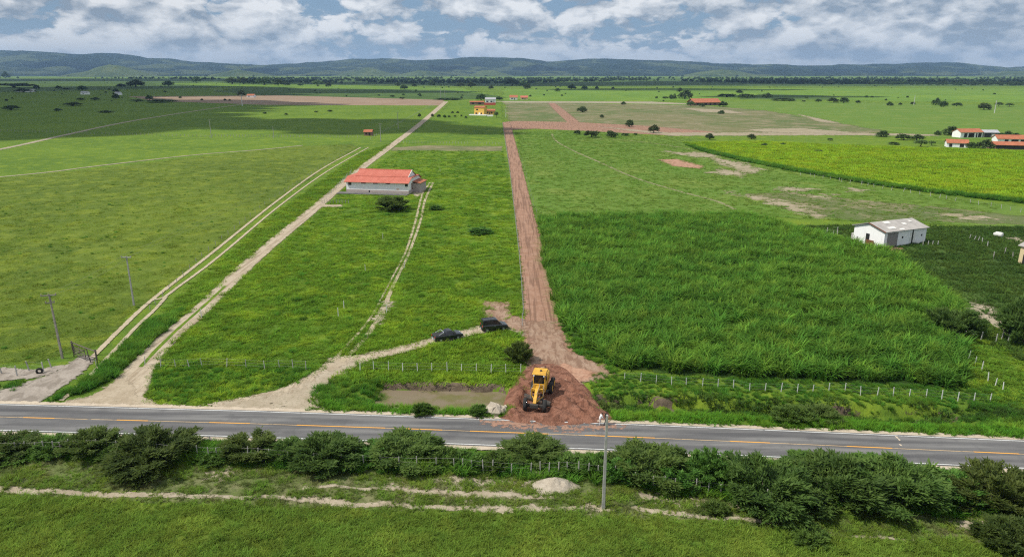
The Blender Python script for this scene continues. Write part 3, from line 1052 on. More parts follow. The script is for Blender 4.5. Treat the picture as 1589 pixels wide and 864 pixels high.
def blades(n, rad, h0, h1, w, lean, mat, name, seg=2, curl=0.5, cluster=None, seed=1):
    r_ = np.random.default_rng(seed)
    V, F = [], []
    if cluster:
        cc = [(math.sqrt(r_.random()) * rad, r_.random() * 6.283) for _ in range(cluster)]
    for k in range(n):
        if cluster:
            q, a = cc[k % cluster]
            bx, by = q * math.cos(a) + r_.normal() * 0.05, q * math.sin(a) + r_.normal() * 0.05
        else:
            q, a = math.sqrt(r_.random()) * rad, r_.random() * 6.283
            bx, by = q * math.cos(a), q * math.sin(a)
        h = h0 + (h1 - h0) * r_.random()
        da = r_.random() * 6.283
        dx, dy = math.cos(da), math.sin(da)
        L = lean * (0.4 + 0.9 * r_.random())
        b0 = len(V)
        for i in range(seg + 1):
            f = i / seg
            out = h * L * (f ** (1 + curl))
            z = h * (f - curl * 0.45 * L * f * f * f)
            ww = w * (1 - f ** 2) * (0.7 + 0.6 * r_.random()) * 0.5
            px, py = bx + dx * out, by + dy * out
            if i == seg:
                V.append((px, py, z))
            else:
                V.append((px - dy * ww, py + dx * ww, z - 0.02))
                V.append((px + dy * ww, py - dx * ww, z - 0.02))
        for i in range(seg - 1):
            a_ = b0 + 2 * i
            F.append((a_, a_ + 1, a_ + 3, a_ + 2))
        a_ = b0 + 2 * (seg - 1)
        F.append((a_, a_ + 1, a_ + 2))
    me = bpy.data.meshes.new(name)
    me.from_pydata(V, [], F)
    me.materials.append(MATS[mat])
    return proto(name, me)


def scatter(name, pts, scales, protos, label, cat='grass'):
    """one stuff object: shapes instanced on points"""
    n = len(pts)
    me = bpy.data.meshes.new(name)
    me.vertices.add(n)
    me.vertices.foreach_set('co', np.asarray(pts, dtype=np.float32).ravel())
    for an, av, ty in (('sc', scales, 'FLOAT'), ('rz', rng.random(n) * 6.283, 'FLOAT'), ('pi', rng.integers(0, len(protos), n), 'INT')):
        at = me.attributes.new(an, ty, 'POINT')
        at.data.foreach_set('value', np.asarray(av, dtype=np.float32 if ty == 'FLOAT' else np.int32))
    o = link(name, me)
    tag(o, label, cat, None, 'stuff')
    ng = bpy.data.node_groups.new(name, 'GeometryNodeTree')
    ng.interface.new_socket('Geometry', in_out='INPUT', socket_type='NodeSocketGeometry')
    ng.interface.new_socket('Geometry', in_out='OUTPUT', socket_type='NodeSocketGeometry')
    N, L = ng.nodes, ng.links
    gi, go = N.new('NodeGroupInput'), N.new('NodeGroupOutput')
    m2p = N.new('GeometryNodeMeshToPoints')
    L.new(gi.outputs[0], m2p.inputs['Mesh'])

    def attr(nm, ty):
        a = N.new('GeometryNodeInputNamedAttribute')
        a.data_type = ty
        a.inputs['Name'].default_value = nm
        return a.outputs[0]
    sc, rz, pi = attr('sc', 'FLOAT'), attr('rz', 'FLOAT'), attr('pi', 'INT')
    cx = N.new('ShaderNodeCombineXYZ')
    L.new(rz, cx.inputs[2])
    jn = N.new('GeometryNodeJoinGeometry')
    for k, p in enumerate(protos):
        oi = N.new('GeometryNodeObjectInfo')
        oi.inputs['Object'].default_value = p
        oi.inputs['As Instance'].default_value = True
        cmp_ = N.new('FunctionNodeCompare')
        cmp_.data_type = 'INT'
        cmp_.operation = 'EQUAL'
        L.new(pi, cmp_.inputs[2])
        cmp_.inputs[3].default_value = k
        ip = N.new('GeometryNodeInstanceOnPoints')
        L.new(m2p.outputs[0], ip.inputs['Points'])
        L.new(cmp_.outputs[0], ip.inputs['Selection'])
        L.new(oi.outputs['Geometry'], ip.inputs['Instance'])
        e2r = N.new('FunctionNodeEulerToRotation')
        L.new(cx.outputs[0], e2r.inputs[0])
        L.new(e2r.outputs[0], ip.inputs['Rotation'])
        L.new(sc, ip.inputs['Scale'])
        L.new(ip.outputs[0], jn.inputs[0])
    L.new(jn.outputs[0], go.inputs[0])
    md = o.modifiers.new('scatter', 'NODES')
    md.node_group = ng
    return o


def clear_of_ways(p, soft=0.25):
    keep = np.ones(len(p), dtype=bool)
    for kind, q, mg in EXCL:
        q = np.asarray(q)
        m_ = 3.0 if kind == 'line' else 0.5
        lo, hi = q[:, :2].min(0) - m_, q[:, :2].max(0) + m_
        idx = np.nonzero(keep & (p[:, 0] > lo[0]) & (p[:, 0] < hi[0]) & (p[:, 1] > lo[1]) & (p[:, 1] < hi[1]))[0]
        if not len(idx): continue
        x, y = p[idx, 0], p[idx, 1]
        if kind == 'line':
            d = np.full(len(x), 1e9)
            for a in range(len(q) - 1):
                d = np.minimum(d, dist_line(q[a:a + 2], x, y) - 0.5 * q[a, 2])
            bad = d < soft * (rng.random(len(x)) - 0.4)
        else:
            ins = inside(q, x, y)
            d = dist_line(q, x, y, True)
            bad = ins & (d > mg * rng.random(len(x))) & (rng.random(len(x)) > 0.06)
        keep[idx[bad]] = False
    # the asphalt and its shoulders
    keep &= ~((p[:, 1] > ynear(p[:, 0]) - 1.0) & (p[:, 1] < yfar(p[:, 0]) + 0.9))
    return keep


def in_view(p, mg=0.05):
    """skip what lies far outside the picture"""
    u = p[:, 0] / (p[:, 1] * cP + HC * sP)
    return np.abs(u) < 0.722 + mg


def plant(name, poly, dens, protos, label, s0=0.8, s1=1.3, avoid=True, dz=0.0, mask=None, zfun=None):
    poly = np.array(poly)
    lo, hi = poly.min(0), poly.max(0)
    n = int((hi[0] - lo[0]) * (hi[1] - lo[1]) * dens)
    p = rng.random((n, 2)) * (hi - lo) + lo
    p = p[inside(poly, p[:, 0], p[:, 1])]
    p = p[in_view(p)]
    if mask is not None:
        p = p[mask(p)]
    if avoid:
        p = p[clear_of_ways(p)]
    z = (zt(p[:, 0], p[:, 1]) if zfun is None else zfun(p[:, 0], p[:, 1])) + dz
    sc = s0 + (s1 - s0) * rng.random(len(p))
    sc *= 0.7 + 0.6 * fbm(p[:, 0] * 0.25, p[:, 1] * 0.25, 31)
    return scatter(name, np.concatenate([p, z[:, None]], 1), sc, protos, label)


def pasture_set(mat, tag_, h=0.30, w=0.05):
    return [blades(70, 0.85, 0.10, h, w, 1.1, mat, 'tuft_' + tag_, 2, 0.6, seed=s) for s in (1, 2)] + \
           [blades(60, 0.6, 0.15, h * 1.5, w, 1.0, mat, 'clump_' + tag_, 2, 0.6, cluster=7, seed=3)]


T_PLOT = pasture_set('plot_blade', 'plot', 0.34, 0.06)
T_LEFT = [blades(80, 1.0, 0.05, 0.15, 0.06, 1.3, 'left_blade', 'tuft_left', 2, 0.6, seed=s) for s in (21, 22)]
T_PAST = pasture_set('past_blade', 'past', 0.32, 0.06)
T_FORE = [blades(90, 0.7, 0.2, 0.6, 0.045, 1.0, 'fore_blade', 'fore_tuft', 3, 0.7, cluster=9, seed=s) for s in (4, 5, 6)]
T_LUSH = [blades(80, 0.6, 0.4, 1.0, 0.055, 0.9, 'lush_blade', 'lush_tuft', 3, 0.7, cluster=8, seed=s) for s in (7, 8)]
T_VERGE = [blades(80, 0.6, 0.3, 0.85, 0.055, 0.8, 'verge_blade', 'verge_tuft', 3, 0.7, cluster=8, seed=s) for s in (9, 10)]
T_DRY = [blades(45, 0.5, 0.1, 0.4, 0.035, 1.2, 'dry_blade', 'dry_tuft', 2, 0.6, cluster=6, seed=s) for s in (11, 12)]
T_DARK = [blades(70, 0.9, 0.2, 0.7, 0.07, 1.0, 'dark_blade', 'dark_tuft', 2, 0.6, cluster=9, seed=s) for s in (13, 14)]
T_CROP = [blades(70, 1.6, 0.4, 1.1, 0.16, 0.9, 'crop_blade', 'crop_tuft', 2, 0.6, cluster=12, seed=s) for s in (15, 16)]
T_CANE = [blades(48, 0.55, 1.1, 2.5, 0.14, 0.85, 'cane_blade', 'cane_plant', 4, 1.0, cluster=6, seed=s) for s in (17, 18, 19, 20)]
T_PALE = pasture_set('pale_blade', 'pale', 0.24, 0.06)


def nearer(d):
    return lambda p: p[:, 1] < d


def beyond(d):
    return lambda p: p[:, 1] >= d


plant('grass', POLY_FORE, 4.6, T_FORE, 'lush uneven grass along the bottom of the picture', 0.7, 1.2, mask=lambda p: p[:, 1] > 46)
def thin(d, k=1.0):
    return lambda p: rng.random(len(p)) < np.clip((d / p[:, 1]) ** 1.6, 0, 1) * k


plant('grass', POLY_PLOT, 1.7, T_PLOT, 'bright pasture grass between the sandy road and the red road', 0.9, 1.6, mask=thin(120))
plant('grass', POLY_LEFT, 1.3, T_LEFT, 'short grazed grass of the left field', 0.9, 1.6, mask=thin(105))
plant('grass', POLY_PLOT, 0.05, T_LUSH, 'darker rank clumps standing in the bright pasture', 0.5, 1.1, mask=lambda p: fbm(p[:, 0] * .08, p[:, 1] * .08, 51) > .52)
plant('grass', POLY_LEFT, 0.22, [blades(60, 0.8, 0.10, 0.28, 0.06, 1.1, 'left_blade', 'clump_left', 2, 0.6, cluster=8, seed=23)], 'grazed tussocks in the left field', 0.8, 1.5, mask=thin(130))
plant('grass', PP([(1500, 505), (1530, 500), (1589, 530), (1720, 575), (1720, 660), (1540, 632), (1500, 606)]), 2.0, T_PAST, 'grass in the corner right of the fodder crop', 0.8, 1.5)
plant('grass', PP([(862, 492), (880, 515), (912, 540), (958, 572), (955, 582), (930, 566), (880, 545)]), 3.0, T_LUSH, 'grass hem between red road and fodder crop', 0.4, 0.9)
plant('grass', POLY_LEFT, 0.035, T_LUSH, 'dark weed clumps standing in the left field', 0.3, 0.7, mask=lambda p: (fbm(p[:, 0] * .1, p[:, 1] * .1, 52) > .55) & (p[:, 1] < 260))
plant('grass', POLY_CROP, 0.35, T_CROP, 'bright yellow green crop on the right', 0.8, 1.4)
plant('grass', PP([(1062, 224), (1095, 233), (1150, 246), (1240, 264), (1340, 281), (1450, 297), (1589, 312), (1700, 322), (1700, 326), (1589, 316), (1450, 301), (1340, 285), (1240, 268), (1150, 250), (1090, 236)]), 1.0, T_LUSH, 'dark green hem along the lower border of the bright crop', 1.2, 2.0)
plant('grass', POLY_DARK, 0.9, T_DARK, 'darker, taller grass round the white barn', 0.8, 1.5)
plant('grass_crop', POLY_CANE, 1.45, T_CANE, 'tall green fodder grass crop right of the red road', 0.6, 1.5, avoid=False, mask=lambda p: (fbm(p[:, 0] * .35, p[:, 1] * .35, 61) > .30) & (dist_line(np.array(POLY_CANE), p[:, 0], p[:, 1], True) > 1.6 * (fbm(p[:, 0] * .4, p[:, 1] * .4, 62) - .35) * 2))
# verges of the asphalt
X0, X1 = -75, 75
plant('grass', along(4.5, X1, 0.9, 3.6), 4.0, T_VERGE, 'bright tall grass between road and ditch', 0.6, 1.1, mask=lambda p: p[:, 0] > 11.5)
plant('grass', along(9, X1, 3.4, 7.0), 3.0, T_LUSH, 'rank grass filling the ditch', 0.4, 0.9)
plant('grass', along(9, X1, 6.0, 8.2), 2.6, T_DARK, 'weeds hanging over the ditch bank, coloured dark for its shade', 0.6, 1.2, avoid=False, mask=lambda p: fbm(p[:, 0] * .3, p[:, 1] * .3, 71) > .40)  # shade of the bank put into the darker blade colour
plant('grass', along(10, X1, 7.4, 14.0), 4.0, T_LUSH, 'green grass on the strip along the white post fence', 0.3, 0.65, mask=lambda p: ~inside(np.array(POLY_CANE), p[:, 0], p[:, 1]))
plant('grass', along(-24, 0.4, 0.9, 3.2), 4.0, T_VERGE, 'bright grass between road and pond', 0.6, 1.1)
plant('grass', along(-26, 1.5, 9.3, 31), 2.2, T_PLOT, 'grass on the patch between pond and track', 1.0, 1.8)
plant('grass', along(-26, -15.5, 2.0, 10), 2.6, T_LUSH, 'rank grass at the left end of the pond', 0.4, 0.9)
plant('grass', PP([(75, 622), (122, 598), (165, 564), (225, 508), (250, 490), (285, 480), (268, 500), (218, 548), (175, 588), (118, 612), (85, 626)]), 3.4, T_LUSH, 'tall green grass bank beside the sandy road mouth', 0.8, 1.3)
plant('grass', PP([(255, 480), (300, 440), (430, 330), (560, 238), (610, 222), (540, 275), (470, 335), (380, 410), (290, 490)]), 1.3, T_PAST, 'grass strip between wheel ruts and sandy road', 1.0, 1.8)
plant('grass', PP([(208, 590), (250, 560), (480, 572), (495, 580), (400, 612), (300, 626), (225, 620)]), 1.6, T_LUSH, 'thick grass in the corner of the sandy roads', 0.35, 0.75)
plant('grass', PP([(-80, 600), (0, 596), (70, 590), (60, 600), (0, 618), (-80, 628)]), 3, T_LUSH, 'grass between road and grey apron', 0.4, 0.8)
yn = lambda o: [(x, ynear(x) + o) for x in np.linspace(-72, 72, 30)]
plant('grass', yn(-0.9) + yn(-6.0)[::-1], 2.8, T_LUSH, 'weeds along the near side of the road', 0.4, 0.85)
BANK = yn(-5.0) + PP([(1800, 862), (1589, 850), (1330, 838), (1100, 808), (900, 796), (560, 788), (250, 778), (0, 768), (-200, 765)])
plant('grass', BANK, 3.6, T_FORE, 'patchy grass on the stony bank', 0.35, 0.95, mask=lambda p: fbm(p[:, 0] * 0.3, p[:, 1] * 0.5, 41) > 0.38)
plant('grass', BANK, 3.0, T_DRY, 'dry straw coloured grass on the stony bank', 0.6, 1.2)
plant('grass', PP([(800, 205), (905, 203), (1060, 214), (1130, 245), (1260, 272), (1420, 300), (1560, 318), (1500, 350), (1340, 345), (1170, 335), (1000, 332), (830, 338), (812, 280)]), 0.45, T_PALE, 'thin grass beyond the fodder crop', 0.8, 1.5)

FENCE_Y = lambda x: np.interp(x, [-56, -40, -33, -18, -11, -6, 4, 10.5, 14, 20, 30, 45, 60], [65.3, 65.3, 64.2, 62.9, 62.4, 61.9, 61.3, 60.2, 58.9, 57.8, 56.0, 55.0, 54.0])
lx = np.linspace(-56, 60, 40)
plant('weeds', [(x, FENCE_Y(x) + 2.4) for x in lx] + [(x, FENCE_Y(x) - .4) for x in lx[::-1]], 1.7, T_LUSH, 'tall weeds tangled along the roadside fence', 0.8, 1.7)
plant('weeds', [(x, FENCE_Y(x) + 3.0) for x in lx[24:]] + [(x, FENCE_Y(x) - .2) for x in lx[24:][::-1]], 1.0, T_VERGE, 'bright tall weeds under the right hand thicket', 1.2, 2.2)
# ------------------------------------------------------------------ trees and shrubs
def leaf_cloud(centres, radii, n, size, r_, flat=0.7):
    """n leaf clumps spread in soft balls round the centres"""
    k = r_.integers(0, len(centres), n)
    d = r_.normal(size=(n, 3))
    d /= np.linalg.norm(d, axis=1)[:, None]
    rad = radii[k] * (0.45 + 0.6 * r_.random(n))
    p = centres[k] + d * rad[:, None] * np.array([1, 1, flat])
    a = r_.normal(size=(n, 3))
    a[:, 2] *= 0.5
    a /= np.linalg.norm(a, axis=1)[:, None]
    b_ = np.cross(a, d + r_.normal(size=(n, 3)) * 0.6)
    b_ /= np.linalg.norm(b_, axis=1)[:, None] + 1e-6
    s = size * (0.6 + 0.8 * r_.random(n))[:, None]
    q = np.stack([p - a * s, p + b_ * s * 0.55, p + a * s, p - b_ * s * 0.55], 1)
    return q.reshape(-1, 3)


def quads(me_name, v, mat):
    n = len(v) // 4
    f = np.arange(n * 4).reshape(-1, 4)
    return np_mesh(me_name, v, f, MATS[mat])


def limb_mesh(name, base_r, h, tips, r_, fork=0.35):
    mb = MB()
    top = Vector((r_.normal() * 0.06 * h, r_.normal() * 0.06 * h, h * fork))
    mb.tube([(0, 0, -0.15), tuple(top * 0.5 + Vector((r_.normal() * 0.03 * h, 0, 0))), tuple(top)], [base_r * 1.25, base_r, base_r * 0.8], 7)
    for tp in tips:
        tp = Vector(tp)
        midp = top.lerp(tp, 0.5) + Vector((r_.normal(), r_.normal(), 0.6)) * 0.06 * h
        mb.tube([tuple(top), tuple(midp), tuple(tp)], [base_r * 0.55, base_r * 0.35, base_r * 0.12], 5)
    return mb.mesh(name, MATS['bark'])


def tree_meshes(seed, h, w, n, leaf, mat, low=0.22, flat=0.75, nc=16):
    """(trunk mesh, crown mesh) of a broad tree, height h and width w"""
    r_ = np.random.default_rng(seed)
    c, rad = [], []
    for k in range(nc):
        a = 6.283 * (k / nc) * 2.4 + r_.random()
        q = math.sqrt((k + 0.5) / nc) * 0.36 * w
        z = h * (low + 0.14 + (0.80 - low) * (1 - (q / (0.5 * w)) ** 2) * (0.55 + 0.45 * r_.random()))
        c.append((q * math.cos(a), q * math.sin(a), z - 0.08 * h))
        rad.append(w * (0.13 + 0.07 * r_.random()))
    c, rad = np.array(c), np.array(rad)
    crown = quads('crown', leaf_cloud(c, rad, n, leaf, r_, flat), mat)
    trunk = limb_mesh('trunk', 0.035 * w + 0.03, h, [tuple(p) for p in c[::2]], r_)
    return trunk, crown


TREES = [tree_meshes(50 + i, 6.0, 8.0 + (i % 3), 1100, 0.42, 'tree_leaf', low=(-0.12, -0.16, 0.02)[i % 3], flat=(0.85, 0.8, 0.9)[i % 3], nc=22) for i in range(6)]
TREES_PALE = [tree_meshes(70 + i, 6.0, 8.0, 800, 0.40, 'tree_leaf_pale') for i in range(2)]
HEDGES = [tree_meshes(90 + i, 6.0, 9.0, 900, 0.45, 'tree_leaf', low=-0.05, flat=0.6, nc=20) for i in range(3)]


def tree(name, px, py, wpx, label, hf=0.72, kind='tree', group='trees scattered over the plain', ystretch=1.0, rz=None):
    """px, py: foot of the tree; wpx: how wide its crown shows"""
    x, y = P(px, py)
    w = wpx / FPX * math.hypot(y, HC) * 1.0
    if kind == 'tree': tm, cm = TREES[random.randrange(len(TREES))]
    elif kind == 'pale': tm, cm = TREES_PALE[random.randrange(2)]
    else: tm, cm = HEDGES[random.randrange(3)]
    o = empty(name, (x, y, 0), random.uniform(0, 6.28) if rz is None else rz)
    bw = 8.6 if kind != 'hedge' else 9.0
    s = w / bw
    o.scale = (s, s * ystretch, w * hf / 6.0)
    tag(o, label, 'tree' if name == 'tree' else 'bush', group)
    link('trunk', tm, o)
    link('crown', cm, o)
    return o


G1 = 'trees on the shaded far left plain'
for a in (
    (9, 121.5, 13, 'dark tree at the left edge just below the hills', 'tree', .8),
    (57, 139, 11, 'small round tree beside the low hedge on the far left', 'tree', .7),
    (22, 136, 60, 'long low dark hedge at the far left edge', 'hedge', .14),
    (36, 143.5, 28, 'low dark bush with pale gable behind it on the far left', 'hedge', .22),
    (91, 138.5, 9, 'small dark tree with a low hedge running right from it', 'tree', .6),
    (105, 139, 18, 'low hedge right of a small dark tree on the far left', 'hedge', .15),
    (128, 141, 17, 'round dark tree above the white cottage on the far left', 'tree', .5),
    (180, 144, 13, 'round tree just above the lone umbrella shaped tree', 'tree', .5),
    (180, 154, 13, 'lone umbrella shaped tree with visible trunk on the left plain', 'tree', .72),
    (188, 136, 16, 'low tree left of the broad dark tree on the left plain', 'hedge', .4),
    (210, 136, 26, 'broad dark tree standing highest on the left plain', 'tree', .45),
    (261, 134, 18, 'dark spreading tree between broad tree and far copse', 'tree', .45),
    (305, 129, 13, 'tall dark tree left of the long far copse', 'tree', .75),
    (318, 124, 7, 'tiny dark tree left of the long far copse', 'tree', .6),
    (232, 156, 11, 'upright tree at the left end of the brown ploughed field', 'tree', .75),
    (250, 159, 52, 'long low hedge under the left end of the ploughed field', 'hedge', .09),
    (212, 158.5, 20, 'low scrub left of the hedge under the ploughed field', 'hedge', .25),
    (148, 156, 16, 'low scrub below the white cottage on the left plain', 'hedge', .3),
    (125, 156, 14, 'flat scrub left of the scrub below the white cottage', 'hedge', .3),
    (18, 171, 28, 'low spreading tree close to the left edge above the track', 'hedge', .3),
    (114, 164.5, 30, 'long flat scrub in the middle of the shaded left plain', 'hedge', .2),
    (90, 173, 14, 'small scrub below the long flat scrub on the left plain', 'hedge', .35),
    (164, 175, 25, 'low scrub right above the pale left track', 'hedge', .14),
    (375, 150, 16, 'round tree over the small red roof at the track end', 'tree', .7),
    (360, 131, 22, 'left half of the long dark far copse', 'tree', .5),
    (378, 131, 22, 'right half of the long dark far copse', 'tree', .5),
    (393, 131, 12, 'pointed tree at the right end of the long far copse', 'tree', .7)):
    tree('tree' if a[4] == 'tree' else 'bush', a[0], a[1], a[2], a[3], a[5], a[4], G1, rz=None if a[4] == 'tree' else random.choice((0, math.pi)))
G2 = 'trees on the middle far plain'
for a in (
    (410, 132, 24, 'leftmost tree of the clump above the deep green field', 'tree', .5),
    (432, 133, 20, 'middle tree of the clump above the deep green field', 'tree', .5),
    (445, 133, 12, 'rightmost tree of the clump above the deep green field', 'tree', .6),
    (466, 133.5, 10, 'low bush between two clumps above the deep green field', 'hedge', .35),
    (493, 134, 22, 'wide pale tree left of the dark round one on the far plain', 'pale', .45),
    (510, 135, 10, 'dark round tree beside a wide pale tree on the far plain', 'tree', .8),
    (627, 139.5, 12, 'dark round tree with its shadow on the bright far field', 'tree', .65),
    (643, 135, 9, 'dark small tree right above a round one on the bright far field', 'tree', .65),
    (617, 133.5, 10, 'small tree left above a round one on the bright far field', 'tree', .6),
    (670, 133, 11, 'round tree at the edge of the far wood', 'tree', .7),
    (656, 132, 7, 'tiny tree left of a round one at the edge of the far wood', 'tree', .7),
    (714, 135.5, 12, 'dark tree left of a low row on the far plain', 'tree', .6),
    (731, 136, 18, 'low row of trees above the yellow house', 'hedge', .45),
    (762, 139, 8, 'small tree right of the low row above the yellow house', 'tree', .8),
    (651, 148.5, 7, 'small tree on the slope above the brown ploughed field', 'tree', .5),
    (609, 151, 9, 'left one of two bushes above the brown ploughed field', 'hedge', .4),
    (624, 154.5, 9, 'right one of two bushes touching the brown ploughed field', 'hedge', .5),
    (747, 156, 20, 'dark tree left behind the grey roofed shed', 'tree', .55),
    (774, 156, 14, 'dark tree right behind the grey roofed shed', 'hedge', .45),
    (697, 155, 50, 'long dark hedge left of the brick wall and grey roofed shed', 'hedge', .07),
    (651, 182, 7, 'round tree left of the sandy road near its far end', 'tree', .9),
    (671, 181.5, 6, 'first tree of the orchard row by the sandy road', 'tree', .85),
    (681, 182.5, 7, 'second tree of the orchard row by the sandy road', 'tree', .85),
    (690, 183.5, 6.5, 'third tree of the orchard row by the sandy road', 'tree', .85),
    (697, 182.5, 5, 'fourth tree of the orchard row by the sandy road', 'tree', .8),
    (702, 176, 5, 'left one of two trees behind the orchard row', 'tree', .7),
    (710, 176, 5, 'right one of two trees behind the orchard row', 'tree', .7),
    (706, 182, 4, 'fifth tree of the orchard row by the sandy road', 'tree', .8),
    (716, 181, 4, 'sixth tree of the orchard row towards the yellow house', 'tree', .8),
    (723, 184, 5, 'last tree of the orchard row towards the yellow house', 'tree', .8),
    (770, 183, 9, 'upright leafy tree at the corner of the red road', 'pale', 1.1),
    (374 + 37, 177, 8, 'low bush leftmost in the row on the bright left field', 'hedge', .4),
    (444, 179, 7, 'low bush second in the row on the bright left field', 'hedge', .5),
    (491, 175, 7, 'low bush third in the row on the bright left field', 'hedge', .5),
    (512, 173.5, 10, 'low bush fourth in the row on the bright left field', 'hedge', .3)):
    tree('tree' if a[4] != 'hedge' else 'bush', a[0], a[1], a[2], a[3], a[5], a[4], G2, rz=None if a[4] != 'hedge' else random.choice((0, math.pi)))
G3 = 'trees on the right of the far plain'
for a in (
    (795, 133.5, 24, 'left tree of the clump right of the red road end', 'tree', .45),
    (812, 134, 16, 'middle tree of the clump right of the red road end', 'tree', .5),
    (818, 138.5, 13, 'lowest tree of the clump right of the red road end', 'tree', .8),
    (865, 142.5, 9, 'small dark tree left of a broad one on the bright field', 'tree', .6),
    (887, 139, 17, 'broad dark tree on the bright field beyond the red roofs', 'tree', .45),
    (907, 139.5, 9.5, 'small round tree right of a broad one on the bright field', 'tree', .65),
    (926, 139, 7, 'tiny tree second right of a broad one on the bright field', 'tree', .8),
    (951, 139, 5, 'tiniest tree of the row on the bright field', 'tree', .8),
    (1055, 143, 10, 'upper tree of the dark group left of the long red roof', 'tree', .7),
    (1063, 153.5, 24, 'largest tree of the dark group left of the long red roof', 'tree', .6),
    (1044, 154, 14, 'lower left tree of the dark group left of the long red roof', 'tree', .5),
    (1032, 154, 10, 'leftmost low tree of the dark group left of the long red roof', 'hedge', .5),
    (1147, 145, 12, 'round tree above the hedge right of the long red roof', 'tree', .5),
    (1128, 151, 32, 'left stretch of the dark hedge beyond the long red roof', 'hedge', .2),
    (1158, 152, 32, 'right stretch of the dark hedge beyond the long red roof', 'hedge', .2),
    (903, 174.5, 17, 'round tree on the dry field right of the red side road', 'tree', .62),
    (934, 183.5, 7, 'little tree on the dry field below a rounder one', 'tree', .8),
    (967, 163, 10, 'low bush at the top of the dry field', 'hedge', .5),
    (977, 197.5, 16, 'dark tree on red soil at the end of the red side road', 'tree', .8),
    (1014, 206.5, 17, 'dark tree with a visible trunk beside the far sandy way', 'tree', .75),
    (1072, 165, 13, 'bush at the left end of the long red roof', 'tree', .6),
    (1089, 166, 12, 'bush in front of the long red roof', 'hedge', .45),
    (1122, 166, 18, 'bush at the right end of the long red roof', 'tree', .5),
    (1119, 177, 12, 'low bush on the dry field below the long red roof', 'tree', .5),
    (896, 209, 13, 'leftmost bush of the scrub row at the top of the right field', 'hedge', .6),
    (918, 213.5, 27, 'largest bush of the scrub row at the top of the right field', 'hedge', .5),
    (949, 213.5, 20, 'third bush of the scrub row at the top of the right field', 'tree', .65),
    (970, 211, 14, 'fourth low bush of the scrub row at the top of the right field', 'hedge', .4),
    (986, 210, 7, 'last small bush of the scrub row at the top of the right field', 'hedge', .6),
    (1101, 216.5, 18, 'dark bush at the left tip of the bright crop', 'tree', .55),
    (1166, 216, 17, 'dark bush above the left part of the bright crop', 'tree', .5)):
    tree('tree' if a[4] == 'tree' else 'bush', a[0], a[1], a[2], a[3], a[5], a[4], G3, rz=None if a[4] == 'tree' else random.choice((0, math.pi)))
G4 = 'trees on the far right'
for a in (
    (1190, 152.5, 16, 'tree left of a long hedge on the far right plain', 'tree', .5),
    (1216, 156.5, 42, 'long dark hedge on the far right plain', 'hedge', .12),
    (1247, 158.5, 7, 'tiny bush right of the long hedge on the far right', 'hedge', .45),
    (1270, 158.5, 10, 'small bush left of the double crowned tree on the far right', 'tree', .5),
    (1293, 159.5, 20, 'left crown of the double tree on the far right plain', 'hedge', .38),
    (1309, 160, 17, 'right crown of the double tree on the far right plain', 'tree', .55),
    (1331, 160.5, 10, 'small bush right of the double tree on the far right', 'tree', .5),
    (1381, 164.5, 11, 'left one of three small bushes left of a white pole', 'tree', .6),
    (1397, 163.5, 7, 'middle one of three small bushes left of a white pole', 'tree', .6),
    (1416, 162.5, 9, 'right one of three small bushes at the white pole', 'tree', .5),
    (1452, 163.5, 14, 'tall tree left of its twin on the far right plain', 'tree', .85),
    (1464, 166.5, 13, 'tall tree right of its twin on the far right plain', 'tree', .9),
    (1485, 165, 17, 'low bush right of the twin tall trees', 'hedge', .35),
    (1527, 170.5, 20, 'round tree beside the right white pole', 'tree', .62),
    (1550, 165.5, 14, 'pale tree right behind the right white pole', 'pale', .5),
    (1566, 166, 14, 'pale tree farthest right behind the right white pole', 'pale', .45),
    (1369, 212.5, 21, 'round tree left of the long scrub above the bright crop', 'tree', .5),
    (1401, 217.5, 26, 'left part of the long scrub above the bright crop', 'hedge', .4),
    (1423, 218, 24, 'right part of the long scrub above the bright crop', 'hedge', .38),
    (1476, 210, 30, 'broad dark tree left of the farm sheds', 'tree', .5),
    (1454, 210, 11, 'small tree left of the broad one by the farm sheds', 'tree', .7),
    (1428, 228, 24, 'pale loose tree below the long scrub', 'pale', .5),
    (1446, 226, 14, 'pale small tree left of the low red farm roof', 'pale', .55),
    (1288, 218.5, 10, 'small bush above the middle of the bright crop', 'hedge', .5),
    (1387, 224.5, 20, 'flat bush above the right part of the bright crop', 'hedge', .22),
    (1214, 226, 9, 'round bush on the top border of the bright crop', 'tree', .5),
    (1186, 227, 11, 'round bush left on the top border of the bright crop', 'tree', .5),
    (1270, 236, 16, 'flat bush inside the top of the bright crop', 'hedge', .25),
    (1526, 232, 30, 'large green tree between the two lower farm roofs', 'tree', .55),
    (1507, 230, 20, 'smaller green tree at the right end of the low red roof', 'tree', .5),
    (1560, 214.5, 26, 'green tree right of the grey farm roof', 'tree', .45),
    (1578, 215, 20, 'green tree at the right edge behind the farm roofs', 'tree', .45)):
    tree('tree' if a[4] != 'hedge' else 'bush', a[0], a[1], a[2], a[3], a[5], a[4], G4, rz=None if a[4] != 'hedge' else random.choice((0, math.pi)))

